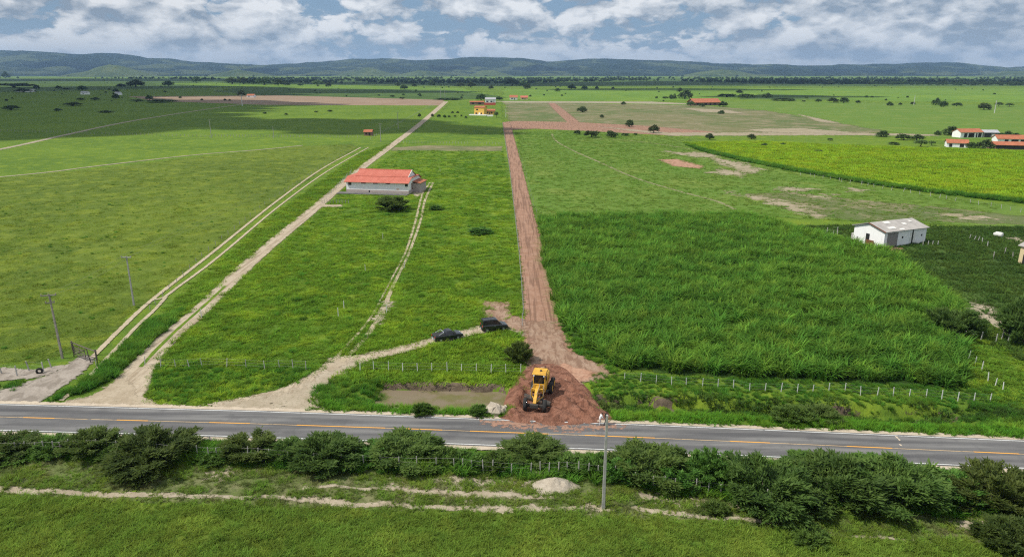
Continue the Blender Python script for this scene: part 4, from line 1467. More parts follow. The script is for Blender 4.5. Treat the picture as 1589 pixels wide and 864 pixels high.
# far-off woods that read as one mass
m_t = []
for i, (tm, cm) in enumerate(TREES[:4]):
    m_t.append(proto('wood_tree', cm))
n = 5200
pyw = 121.3 + 12.5 * rng.random(n) ** 0.9
pxw = -150 + 1900 * rng.random(n)
band_lo = np.interp(pxw, [-150, 250, 420, 520, 800, 1000, 1200, 1600, 1750], [121, 123, 129, 130, 130.5, 126, 131, 134, 134])
band_hi = np.interp(pxw, [-150, 250, 520, 800, 1000, 1200, 1750], [120.5, 120.8, 121.5, 122, 120.5, 121.5, 121.5])
dens = fbm(pxw * 0.02, pyw * 0.5, 77)
ok = (pyw < band_lo) & (pyw > band_hi) & (dens > np.interp(pxw, [-150, 350, 450, 900, 1000, 1150, 1750], [.5, .5, .33, .33, .5, .3, .3]))
pts = np.array([P(a, b_) + (0.0,) for a, b_ in zip(pxw[ok], pyw[ok])])
scatter('woodland', pts, 1.0 + 1.3 * rng.random(len(pts)), m_t, 'dark far-off woods below the hills', 'wood')
n = 420
pxw, pyw = -60 + 1700 * rng.random(n), 124 + 34 * rng.random(n) ** 1.7
okk = fbm(pxw * .03, pyw * .25, 88) > .5
pts = np.array([P(a, b_) + (0.0,) for a, b_ in zip(pxw[okk], pyw[okk])])
pts = pts[clear_of_ways(pts[:, :2])]
scatter('scrub', pts, .25 + .45 * rng.random(len(pts)), m_t, 'specks of scrub strewn over the far plain', 'scrub')
n = 260
pxw, pyw = -100 + 1800 * rng.random(n), 114.6 + 5.0 * rng.random(n)
pts = np.array([P(a, b_) + (0.0,) for a, b_ in zip(pxw, pyw)])
scatter('woodland', pts, 1.6 + 1.6 * rng.random(len(pts)), m_t, 'specks of trees on the pale plain at the foot of the hills', 'wood')


# --- feathery roadside shrubs
def shrub_meshes(seed, h, w, nb, twig, mat, up=0.55, name='shrub'):
    """arching branches with feathery twigs; origin at the foot"""
    r_ = np.random.default_rng(seed)
    mb = MB()
    Q = []
    for k in range(nb):
        a = 6.283 * k / nb * 2.618 + r_.normal() * 0.2
        q = w * 0.5 * (0.25 + 0.75 * math.sqrt((k % 13 + r_.random()) / 13))
        tipz = h * (1.02 - 0.55 * (q / (0.5 * w)) ** 2 * (0.6 + 0.6 * r_.random())) * (0.72 + 0.28 * r_.random())
        if k % 4 == 0: tipz *= 0.55
        tip = np.array([q * math.cos(a), q * math.sin(a), tipz])
        root = np.array([r_.normal() * 0.06 * w, r_.normal() * 0.06 * w, 0.0])
        mid = root * 0.45 + tip * 0.55
        mid[2] = tipz * (0.62 + 0.2 * r_.random())
        ts = np.linspace(0, 1, 9)[:, None]
        cur = root * (1 - ts) ** 2 + 2 * mid * ts * (1 - ts) + tip * ts ** 2
        mb.tube([tuple(p) for p in cur[::2]], [0.045, 0.035, 0.026, 0.016, 0.008], 4, cap=False)
        m_ = int(twig * (0.7 + 0.6 * r_.random()))
        tt = 0.30 + 0.75 * r_.random(m_) ** 0.8
        tt = np.minimum(tt, 1.02)[:, None]
        p = root * (1 - tt) ** 2 + 2 * mid * tt * (1 - tt) + tip * tt ** 2
        tang = 2 * (1 - tt) * (mid - root) + 2 * tt * (tip - mid)
        tang /= np.linalg.norm(tang, axis=1)[:, None]
        side = r_.normal(size=(m_, 3))
        side[:, 2] = side[:, 2] * 0.35 + 0.12
        d = tang * 0.95 + side * 0.6
        d /= np.linalg.norm(d, axis=1)[:, None]
        off = r_.normal(size=(m_, 3)) * np.array([0.17, 0.17, 0.09]) * (w / 6)
        p = p + off
        L = (0.22 + 0.34 * r_.random(m_))[:, None]
        bn = np.cross(d, np.array([0, 0, 1.0]) + r_.normal(size=(m_, 3)) * 0.45)
        bn /= np.linalg.norm(bn, axis=1)[:, None] + 1e-6
        wd = L * 0.13
        Q.append(np.stack([p, p + d * L * 0.45 + bn * wd, p + d * L, p + d * L * 0.45 - bn * wd], 1).reshape(-1, 3))
    Q = np.concatenate(Q)
    Q[:, 2] = np.maximum(Q[:, 2], 0.03)
    return mb.mesh('branches', MATS['bark'], True), quads('foliage', Q, mat)


SHR = [shrub_meshes(200 + i, 3.4, 6.0, (74, 52, 64, 48, 70)[i], 270, ('shrub_leaf', 'shrub_leaf_olive', 'shrub_leaf', 'shrub_leaf_light', 'shrub_leaf_olive')[i]) for i in range(5)]
SHR_L = [shrub_meshes(220 + i, 2.2, 4.0, 44, 150, 'shrub_leaf_light') for i in range(2)]


def shrub(px, py, wpx, toppx, label, light=False, group='shrubs along the roadside fence', name='shrub', k=None):
    x, y = P(px, py)
    h = at_depth(px, toppx, y)[2]
    w = wpx / FPX * math.hypot(y, HC)
    lst = SHR_L if light else SHR
    b_, f_ = lst[random.randrange(len(lst)) if k is None else k % len(lst)]
    bw, bh = (4.0, 2.2) if light else (6.0, 3.4)
    o = empty(name, (x, y, float(zt(x, y)) - 0.03), random.uniform(0, 6.28))
    fw, fh = random.uniform(.98, 1.14), random.uniform(.74, .90)
    if px < 900 and py > 690: fh *= .80
    o.scale = (w / bw * fw, w / bw * fw * .9, h / bh * fh)
    tag(o, label, 'shrub', group)
    link('branches', b_, o)
    link('foliage', f_, o)
    return o


for k, a in enumerate((
    (15, 702, 90, 668, 'shrub cut by the left edge beside the road'),
    (82, 702, 70, 672, 'low shrub left of the tall one before the road', ),
    (142, 703, 92, 659, 'feathery shrub, second from the left edge to rise over the road line'),
    (240, 716, 140, 661, 'broad dark shrub on the left bulging over the fence'),
    (388, 708, 90, 666, 'shrub between broad dark one and the dense middle one'),
    (446, 712, 60, 676, 'small shrub just left of the dense middle one'),
    (505, 716, 112, 666, 'dense dark shrub hiding the fence left of middle'),
    (578, 712, 64, 682, 'low shrub between two dense ones left of middle'),
    (632, 712, 118, 670, 'wide shrub above the posts, below the solid orange line'),
    (828, 708, 100, 676, 'lone shrub before the road below the red earth heap'),
    (1012, 738, 120, 686, 'shrub just right of the concrete pole'),
    (1100, 746, 80, 690, 'shrub with tip against the road right of the pole'),
    (1190, 778, 150, 708, 'massive dark shrub, first of the right hand thicket'),
    (1300, 776, 140, 706, 'dark shrub, second of the right hand thicket'),
    (1395, 780, 140, 706, 'dark shrub, third of the right hand thicket'),
    (1470, 776, 90, 722, 'lower shrub filling the gap in the right hand thicket'),
    (1550, 788, 130, 716, 'dark shrub at the right edge of the thicket'),
    (1568, 852, 90, 800, 'small shrub in the bottom right corner'))):
    shrub(a[0], a[1], a[2], a[3], a[4], k=(0, 3, 1, 2, 4, 1, 0, 3, 4, 1, 4, 3, 2, 0, 4, 3, 1, 0)[k])
for k, a in enumerate((
    (38, 706, 70, 684, 'low weedy shrub between the two leftmost dark ones'),
    (188, 708, 60, 682, 'low weedy shrub left against the broad dark one'),
    (540, 720, 60, 694, 'low weedy shrub at the foot of the dense dark middle one'),
    (690, 722, 60, 692, 'low weedy shrub right of the wide one above the posts'),
    (1150, 762, 70, 716, 'light shrub between the pole group and the massive thicket'),
    (330, 715, 50, 694, 'light weedy shrub by the fence right of the broad dark one'),
    (725, 724, 60, 698, 'light green weedy shrub at the posts in the middle'),
    (770, 724, 50, 698, 'light green weedy shrub left of the lone shrub'),
    (890, 728, 60, 700, 'light green weedy shrub right of the lone shrub'),
    (925, 732, 50, 702, 'yellowish weedy shrub left of the concrete pole'),
    (962, 746, 55, 706, 'bright green bush just right of the concrete pole foot'),
    (1055, 752, 70, 716, 'bright green bush under the shrub right of the pole'),
    (1245, 720, 50, 703, 'bright tip of a bush between the first two thicket shrubs'),
    (1345, 730, 70, 708, 'bright green bush inside the right hand thicket'),
    (1110, 796, 40, 775, 'spiky green bush on the bank right of the footpath fork'),
    (655, 643, 30, 622, 'green bush on the near bank of the pond'),
    (744, 644, 30, 626, 'green bush next to the pale boulder'),
    (1258, 838, 60, 815, 'dark green bush in the grass at the lower right'),
    )):
    shrub(a[0], a[1], a[2], a[3], a[4], True, 'light green bushes near the road', k=k)
for a in ((806, 562, 40, 524, 'dark bush beside the red ramp at the fence end', 'bush at the ramp'),
          (610, 326, 52, 297, 'wide dark bush in front of the red roofed house', 'bush at the house'),
          (1478, 520, 70, 462, 'dark bushy tree on the right corner of the tall crop', 'tree at the crop'),
          (1592, 530, 90, 440, 'dark leafy tree cut by the right edge over the track', 'tree at the edge')):
    o = shrub(a[0], a[1], a[2], a[3], a[4], False, None, 'bush')
    o['category'] = 'bush'
for a in ((676, 326, 22, 317, 'low green bush right of the twin wheel ruts below the house'),
          (744, 362, 40, 352, 'flat dark green weed patch in the plot beside the red road'),
          (940, 630, 60, 604, 'dark bush on the ditch bank right of the red heap'),
          (1270, 648, 70, 618, 'dark thicket in the ditch below the white posts'),
          (1230, 652, 60, 628, 'left thicket in the ditch below the white posts')):
    o = shrub(a[0], a[1], a[2], a[3], a[4], False, 'low bushes beyond the road', 'bush')
    o['category'] = 'bush'

# ------------------------------------------------------------------ fences, posts, poles
paint('concrete_post', (0.42, 0.41, 0.385), 0.9, var=0.2, scale=6)
paint('grey_post', (0.36, 0.34, 0.31), 0.95, var=0.35, scale=6)
paint('dark_post', (0.13, 0.11, 0.09), 0.95, var=0.4, scale=6)
paint('white_post', (0.58, 0.58, 0.55), 0.8, var=0.12, scale=6)
paint('wire', (0.25, 0.24, 0.23), 0.6, 0.6, var=0.2)
POSTS = {}


def post_mesh(mat, h, r, square):
    key = (mat, h, r, square)
    if key not in POSTS:
        mb = MB()
        if square:
            mb.hexa([(-r, -r, -0.25), (r, -r, -0.25), (r, r, -0.25), (-r, r, -0.25)], [(-r * .8, -r * .8, h), (r * .8, -r * .8, h), (r * .8, r * .8, h), (-r * .8, r * .8, h)])
        else:
            mb.tube([(0, 0, -0.25), (r * .3, -r * .2, h * .5), (0, 0, h)], [r, r * .95, r * .8], 6)
        POSTS[key] = mb.mesh('post', MATS[mat])
    return POSTS[key]


def fence(label, pts, mat, h=1.3, r=0.06, square=True, wires=3, tilt=0.05, group=None, skip=0.0):
    """pts in metres, one per post"""
    pts = [tuple(p) for p in pts]
    o = empty('fence', (pts[0][0], pts[0][1], 0))
    tag(o, label, 'fence', group)
    ox, oy = pts[0]
    tops = []
    for (x, y) in pts:
        z = float(zt(x, y))
        hh = h * random.uniform(0.9, 1.08)
        tx, ty = random.gauss(0, tilt), random.gauss(0, tilt)
        link('post', post_mesh(mat, h, r, square), o, loc=(x - ox, y - oy, z), rot=(tx, ty, random.uniform(-.3, .3)), sc=(1, 1, hh / h))
        tops.append((x - ox, y - oy, z))
    for k in range(wires):
        zz = h * (0.92 - 0.3 * k)
        mb = MB()
        path = []
        for i in range(len(tops) - 1):
            a, b_ = Vector(tops[i]), Vector(tops[i + 1])
            path += [a + Vector((0, 0, zz)), a.lerp(b_, 0.5) + Vector((0, 0, zz - 0.03))]
        path.append(Vector(tops[-1]) + Vector((0, 0, zz)))
        mb.tube([tuple(p) for p in path], 0.006, 3)
        mb.build('wire', MATS['wire'], o)
    return o


def line_pts(a, b_, n):
    a, b_ = P(*a), P(*b_)
    return [(a[0] + (b_[0] - a[0]) * i / (n - 1), a[1] + (b_[1] - a[1]) * i / (n - 1)) for i in range(n)]


def px_pts(lst):
    return [P(a, b_) for a, b_ in lst]


# roadside fence in front
fx = [-55, -28, -10, 12, 27, 41, 56, 70, 84, 97, 111, 124, 139, 153, 168, 185, 205, 222, 245, 268, 290, 308, 311 + 14, 338, 352, 368, 385, 402, 422, 448, 470, 490, 510, 531, 547, 565, 590, 619, 647, 677, 705, 718, 732, 750, 764, 793, 823, 838, 851, 866, 880, 898, 913, 928, 954, 970, 985, 999, 1013, 1030, 1047, 1062, 1080, 1098, 1118, 1136, 1160, 1190, 1225]
FB = [(-60, 706), (0, 706), (150, 704), (310, 712), (400, 717), (530, 725), (620, 728), (705, 733), (800, 736), (880, 736), (955, 745), (970, 753), (1000, 757), (1030, 760), (1118, 770), (1230, 790)]
fence('long weathered post fence in front of the asphalt road', [P(a, np.interp(a, [q[0] for q in FB], [q[1] for q in FB])) for a in fx], 'grey_post', 1.55, 0.065, False, 3, 0.04)
fence('white post fence along the far side of the pond', px_pts([(559, 577), (580, 575), (603, 576), (625, 576.5), (648, 577), (670, 577), (694, 577), (716, 578), (739, 578.5), (762, 579.5), (785, 580), (808, 580)]), 'white_post', 1.35, 0.05, True, 3, 0.02)
fence('white post fence between ditch and tall green crop', px_pts([(969, 590), (994, 592), (1018, 595), (1042, 597), (1065, 598.5), (1090, 600), (1114, 601), (1138, 602), (1163, 607), (1187, 608), (1212, 607.5), (1237, 609), (1261, 609.5), (1286, 607), (1311, 608), (1335, 613), (1361, 615), (1386, 614.5), (1411, 616.5), (1437, 617), (1461, 620), (1486, 622), (1511, 623.5), (1536, 624)]), 'white_post', 1.2, 0.045, True, 3, 0.03)
fence('white posts running back from the corner right of the crop', px_pts([(1556, 607), (1544, 600), (1533, 591.5), (1523, 575), (1512.5, 566), (1503, 556), (1493, 548), (1481, 536)]), 'white_post', 1.3, 0.05, True, 2, 0.05)
fence('grey posts beside the track right of the crop', px_pts([(1475, 527), (1487.5, 526.5), (1497, 527), (1508, 528), (1522, 528), (1545, 531), (1554, 527), (1564, 532), (1580, 534)]), 'concrete_post', 1.4, 0.06, True, 2, 0.05)
fence('concrete posts in the corner between sandy road and track', px_pts([(225, 567), (250, 571), (273, 571), (294, 571), (314, 569), (352, 570), (382, 571), (411, 573.5), (434, 572), (455, 573), (475, 573.5)]), 'concrete_post', 1.35, 0.045, True, 3, 0.06)
fence('concrete posts by the grey apron at the left edge', px_pts([(-30, 575), (3, 580), (27, 584), (46, 576), (68, 578), (80, 571)]), 'concrete_post', 1.5, 0.065, True, 2, 0.1)
lf = []
for i in range(46):
    f = i / 45
    y_ = 110.5 + (372 - 110.5) * f ** 1.15
    lf.append((np.interp(y_, [110, 149, 205, 292, 372], [-59.5, -66.5, -73.0, -78.6, -81.5]), y_))
fence('long dark post fence left of the wheel ruts', lf, 'grey_post', 1.35, 0.06, False, 3, 0.05)
rf = []
y_ = 104.0
while y_ < 560:
    rf.append((np.interp(y_, [104, 112, 146.6, 197.3, 296, 430, 573], [1.6, 1.9, 1.6, 0.75, -1.1, -4.4, -7.6]), y_))
    y_ += 2.6 + 0.004 * (y_ - 100)
fence('long white post fence on the left side of the red road', rf, 'concrete_post', 1.25, 0.065, True, 3, 0.03)
rf = [(x + 5.9 + 0.3 * math.sin(y), y) for x, y in rf if y > 186][::3]
fence('sparse posts on the right side of the red road', rf, 'grey_post', 1.2, 0.06, False, 2, 0.05)
fence('pale posts and rails by the house along the sandy road', line_pts((500, 316), (546, 268), 20), 'concrete_post', 1.4, 0.07, True, 3, 0.03)
fence('short grey fence left of the bush before the house', line_pts((503, 316), (541, 316), 9), 'grey_post', 1.2, 0.07, True, 2, 0.05)
fence('white fence across the plot beyond the house', line_pts((622, 222), (779, 224), 34), 'concrete_post', 1.2, 0.08, True, 2, 0.03)
fence('far post fence crossing the left plain', line_pts((-20, 203), (325, 213), 60), 'grey_post', 1.3, 0.09, True, 2, 0.05)
fence('far post fence in shade left of the sandy road', line_pts((330, 212), (560, 214), 50), 'grey_post', 1.3, 0.09, True, 2, 0.05)
fence('far fence climbing beside the sandy road', line_pts((575, 216), (672, 163), 60), 'concrete_post', 1.4, 0.09, True, 2, 0.03)
fence('pale stake fence along the lower border of the bright crop', [(x + random.uniform(-1, 1), y) for x, y in line_pts((1245, 272), (1589, 330), 26)], 'concrete_post', 1.3, 0.06, True, 2, 0.1)
fence('small pen of posts left of the white barn', px_pts([(1271, 366), (1281, 366), (1284, 362), (1293, 367), (1299, 366), (1299, 361)]), 'concrete_post', 1.5, 0.09, True, 2, 0.05)
fence('low rail fence at the right end of the white barn', px_pts([(1432, 381), (1440, 381), (1447, 381), (1455, 381)]), 'concrete_post', 1.2, 0.07, True, 2, 0.02)
fence('weathered stakes between barn and white tank', px_pts([(1504, 372), (1511, 374), (1517, 375), (1524, 377), (1532, 383)]), 'concrete_post', 1.3, 0.07, True, 1, 0.1)
fence('dark posts right of the stakes by the white tank', px_pts([(1541, 402), (1558, 395), (1571, 402), (1580, 404)]), 'grey_post', 1.6, 0.1, False, 1, 0.06)
for px, py, lab in ((594, 371, 'white stake highest up in the plot left of the wheel ruts'), (567, 421, 'white stake in the plot midway left of the wheel ruts'), (628, 416, 'white stake right of the wheel ruts in the plot'), (525, 491, 'white stake in the plot left of the sandy side track'), (534, 480, 'thin stake beside a white one left of the side track'), (600, 486, 'pale stake right of the side track above the track fork'), (313, 493, 'white stake at the right edge of the sandy road'), (683, 267, 'tiny stake right of the house')):
    x_, y_ = P(px, py)
    tag(link('stake', post_mesh('white_post', 1.5, 0.055, True), None, loc=(x_, y_, 0), rot=(random.gauss(0, .03), random.gauss(0, .03), 0)), lab, 'stake', 'survey stakes')

paint('pole_concrete', (0.36, 0.35, 0.325), 0.9, var=0.22, scale=2.5)
paint('pole_wood', (0.30, 0.27, 0.23), 0.95, var=0.3, scale=2.5)
paint('insulator', (0.35, 0.30, 0.27), 0.4)


def pole(px, py, h, label, arm=None, mat='pole_concrete', r=0.14, trafo=False, lean=(0, 0), lamp=False, arm2=None):
    x, y = P(px, py)
    o = empty('utility_pole', (x, y, float(zt(x, y))))
    o.rotation_euler = (lean[0], lean[1], 0)
    tag(o, label, 'pole', 'utility poles')
    mb = MB()
    a, b_ = r, r * 0.62
    mb.loft([[(-a, -a * .75, -.3), (a, -a * .75, -.3), (a, a * .75, -.3), (-a, a * .75, -.3)], [(-b_, -b_ * .75, h), (b_, -b_ * .75, h), (b_, b_ * .75, h), (-b_, b_ * .75, h)]])
    mb.build('shaft', MATS[mat], o, bevel=0.02)
    for ar, za in ((arm, h - 0.12), (arm2, h - 1.15)):
        if not ar: continue
        L, rz = ar
        c, s = math.cos(rz), math.sin(rz)
        ab = MB()
        ab.box(-L / 2, L / 2, -.06, .06, -.07, .07)
        ao = ab.build('crossarm', MATS[mat], o, loc=(0, -0.13, za), rz=rz)
        for q in (-.46, 0.0 if L > 1.5 else .2, .46):
            ib = MB()
            ib.tube([(0, 0, 0), (0, 0, .08), (0, 0, .14), (0, 0, .2)], [.03, .07, .05, .06], 6)
            ib.build('insulator', MATS['insulator'], ao, loc=(q * L, 0, .065))
    if lamp:
        lb = MB()
        lb.tube([(0, 0, h - .1), (.0, -.25, h + .05), (0.02, -.45, h + .08)], [.03, .03, .05], 6)
        lb.build('bracket', MATS[mat], o)
    return o


pole(97, 556, 9.3, 'leaning weathered pole with two crossarms beside the wooden gate', (1.9, .25), 'pole_wood', .15, lean=(0.0, -0.02), arm2=(1.1, .3))
pole(208, 474, 8.6, 'grey pole with T crossarm in the left field', (1.7, 0.0))
pole(591, 220, 10, 'grey pole beside the bend of the sandy road', (1.8, .1), r=.2)
pole(618, 200, 11, 'pale pole farther up the sandy road', (1.4, .1), r=.2)
pole(328, 214, 10.5, 'thin pole alone in the far left field', (1.4, 0), r=.18)
pole(425, 215, 7, 'thin faint pole in the shaded far field', None, r=.16)
pole(936, 791, 9.4, 'tall concrete pole on the bank before the road', None, 'pole_concrete', .15, lamp=True)
pole(1418, 163, 11, 'left one of two white poles on the far right plain', (1.5, 0), 'white_post', .28)
pole(1543, 176, 12, 'right one of two white poles on the far right plain', (1.5, 0), 'white_post', .3)
pole(684, 153, 16, 'left one of twin far poles at the end of the sandy road', None, r=.35)
pole(690.5, 153, 16, 'right one of twin far poles at the end of the sandy road', None, r=.35)
pole(785, 182, 7, 'pale far pole at the corner of the red road', None, 'white_post', .25)
pole(376, 165, 13, 'far pole with crossarm at the end of the left track', (5.0, 0), 'white_post', .4)

# cables between the poles on the left
for k, off in enumerate((-.8, .8)):
    for (a, b_, za, zb, sag, nm) in (((97, 556), (208, 474), 9.4, 8.7, .5, 'lower'), ((208, 474), (591, 220), 8.7, 10.1, 2.6, 'upper')):
        p0, p1 = P(*a), P(*b_)
        mb = MB()
        mb.tube([(p0[0] + off + (p1[0] - p0[0]) * f, p0[1] + (p1[1] - p0[1]) * f, za + (zb - za) * f - sag * 4 * f * (1 - f)) for f in np.linspace(0, 1, 25)], .011, 3)
        tag(mb.build('power_cable', MATS['wire']), ('left' if k == 0 else 'right') + (' cable between the leaning pole and the next one' if nm == 'lower' else ' cable running from the left field pole to the far bend'), 'cable', 'cables on the left poles')

# wooden farm gate
def gate():
    a, b_ = P(115, 553), P(152, 568)
    o = empty('gate', (a[0], a[1], 0), math.atan2(b_[1] - a[1], b_[0] - a[0]))
    tag(o, 'dark wooden farm gate with top beam over the rutted track', 'gate')
    L = math.hypot(b_[0] - a[0], b_[1] - a[1])
    for x, hh in ((0, 2.3), (L, 2.4)):
        mb = MB()
        mb.tube([(x, 0, -.3), (x + .03, 0, hh * .5), (x, 0, hh)], [.13, .12, .11], 7)
        mb.build('post', MATS['dark_post'], o)
    mb = MB()
    mb.tube([(-.2, 0, 2.1), (L * .5, .05, 2.05), (L + .2, 0, 2.15)], .08, 6)
    mb.build('beam', MATS['dark_post'], o)
    for z in (.45, .8, 1.15, 1.5):
        mb = MB()
        mb.box(.15, L * .52, -.03, .03, z - .06, z + .06)
        mb.build('rail', MATS['dark_post'], o, rot=(0, random.gauss(0, .02), 0))
    for x in (.2, L * .27, L * .5):
        mb = MB()
        mb.box(x - .06, x + .06, .035, .085, .3, 1.75)
        mb.build('stile', MATS['dark_post'], o)
    mb = MB()
    mb.tube([(.2, -.06, .4), (L * .5, -.06, 1.6)], .05, 5)
    mb.build('brace', MATS['dark_post'], o)
    mb = MB()
    mb.tube([(L * .7, .1, -.2), (L * .66, 0, 1.0), (L * .62, 0, 2.05)], [.09, .08, .07], 6)
    mb.build('strut', MATS['dark_post'], o)
    mb = MB()
    mb.tube([(L + .15, -.25, -.2), (L + .12, -.25, 1.1)], [.07, .06], 6)
    mb.build('stub_post', MATS['concrete_post'], o)


gate()

# ------------------------------------------------------------------ buildings
def wall_mat(name, c, stain=(0.35, 0.30, 0.25)):
    m, t = new_mat(name)
    tc = t.n('ShaderNodeTexCoord')
    n = t.noise(tc.outputs['Object'], 0.8, 6.0, 0.7, 0.4)
    st = t.noise(t.mapping(tc.outputs['Object'], scale=(2.2, 2.2, 0.35)), 1.0, 5.0, 0.65)
    col = t.mix(t.math('MULTIPLY', t.ramp(n, 0.45, 0.75), 0.25), c, tuple(x * .75 for x in c))
    col = t.mix(t.math('MULTIPLY', t.ramp(st, 0.55, 0.75), 0.35), col, stain)
    finish(t, principled(t, col, 0.9, 0, 0.2, bump(t, n, .2, .02)))


def roof_mat(name, ca, cb, cc):
    m, t = new_mat(name)
    tc = t.n('ShaderNodeTexCoord')
    n = t.noise(tc.outputs['Object'], 0.5, 6.0, 0.7, 0.4)
    s = t.noise(t.mapping(tc.outputs['Object'], scale=(3.0, 0.25, 0.25)), 1.0, 4.0, 0.6)
    col = t.mix(t.ramp(n, .35, .65), ca, cb)
    col = t.mix(t.math('MULTIPLY', t.ramp(s, .5, .7), .5), col, cc)
    finish(t, principled(t, col, 0.85, 0, 0.2))


wall_mat('white_wall', (0.82, 0.82, 0.82))
wall_mat('base_wall', (0.42, 0.36, 0.33), (0.5, 0.33, 0.26))
wall_mat('grey_wall', (0.24, 0.23, 0.22), (0.15, 0.14, 0.13))
wall_mat('yellow_wall', (0.72, 0.45, 0.10))
wall_mat('ochre_wall', (0.62, 0.36, 0.10))
wall_mat('brick_wall', (0.24, 0.15, 0.12), (0.15, 0.10, 0.09))
wall_mat('red_wall', (0.50, 0.10, 0.07))
wall_mat('cream_wall', (0.62, 0.50, 0.30))
roof_mat('red_tile', (0.45, 0.130, 0.092), (0.51, 0.165, 0.120), (0.33, 0.088, 0.062))
roof_mat('old_tile', (0.36, 0.125, 0.07), (0.43, 0.16, 0.085), (0.24, 0.085, 0.05))
roof_mat('fibre_roof', (0.33, 0.31, 0.29), (0.40, 0.375, 0.35), (0.24, 0.22, 0.21))
roof_mat('grey_roof', (0.36, 0.36, 0.38), (0.42, 0.42, 0.44), (0.28, 0.28, 0.30))
roof_mat('pale_sheet', (0.66, 0.64, 0.60), (0.72, 0.70, 0.66), (0.55, 0.52, 0.48))
paint('dark_opening', (0.02, 0.02, 0.022), 0.6)
paint('window_glass', (0.03, 0.035, 0.04), 0.15, spec=0.6)
paint('brown_door', (0.16, 0.06, 0.03), 0.8)
paint('trim_white', (0.78, 0.76, 0.72), 0.8)
paint('slab', (0.16, 0.15, 0.145), 0.95, var=0.35, scale=1.0)


def ribbed_slope(x0, x1, y0, z0, y1, z1, th=0.10, rib=0.5, amp=0.04):
    """a roof slope running from (y0,z0) at the eave to (y1,z1) at the ridge, with raised rolls"""
    n = max(4, int((x1 - x0) / rib) * 4)
    xs_ = np.linspace(x0, x1, n + 1)
    up = [amp if (i % 4) in (1, 2) else 0.0 for i in range(n + 1)]
    vs = []
    for (y, z) in ((y0, z0), (y1, z1)):
        for i, x in enumerate(xs_):
            vs.append((x, y, z + th + up[i]))
    k = n + 1
    for (y, z) in ((y0, z0), (y1, z1)):
        for x in (x0, x1):
            vs.append((x, y, z))
    fs = [(i, i + 1, k + i + 1, k + i) for i in range(n)]
    b_ = 2 * k
    fs += [(b_, b_ + 2, b_ + 3, b_ + 1), tuple([b_, b_ + 1] + list(range(n, -1, -1))), tuple([b_ + 3, b_ + 2] + list(range(k, 2 * k)))]
    fs += [(b_, 0, k, b_ + 2), (b_ + 1, b_ + 3, 2 * k - 1, n)]
    return vs, fs


def gable_walls(L, W, h, ridge, ry=0.5):
    """wall shell with gable ends at x = 0 and L; ridge over y = W*ry"""
    mb = MB()
    prof = [(0, 0), (W, 0), (W, h), (W * ry, ridge), (0, h)]
    mb.loft([[(0, y, z) for y, z in prof], [(L, y, z) for y, z in prof]])
    return mb


def opening(parent, name, x0, x1, z0, z1, face, mat, W=0, L=0, frame=True, proud=0.03):
    """door or window on a wall: face 'f' (y=0), 'b', 'l' (x=0), 'r'"""
    mb = MB()
    if face == 'f': mb.box(x0, x1, -proud, .05, z0, z1)
    elif face == 'l': mb.box(-proud, .05, x0, x1, z0, z1)
    elif face == 'r': mb.box(L - .05, L + proud, x0, x1, z0, z1)
    o = mb.build(name, MATS[mat], parent)
    if frame:
        fb = MB()
        w = .08
        for (a, b_, c, d) in ((x0 - w, x0, z0, z1 + w), (x1, x1 + w, z0, z1 + w), (x0, x1, z1, z1 + w)):
            if face == 'f': fb.box(a, b_, -proud - .03, .04, c, d)
            elif face == 'l': fb.box(-proud - .03, .04, a, b_, c, d)
            elif face == 'r': fb.box(L - .04, L + proud + .03, a, b_, c, d)
        fb.build('frame', MATS['trim_white'], o)
    return o


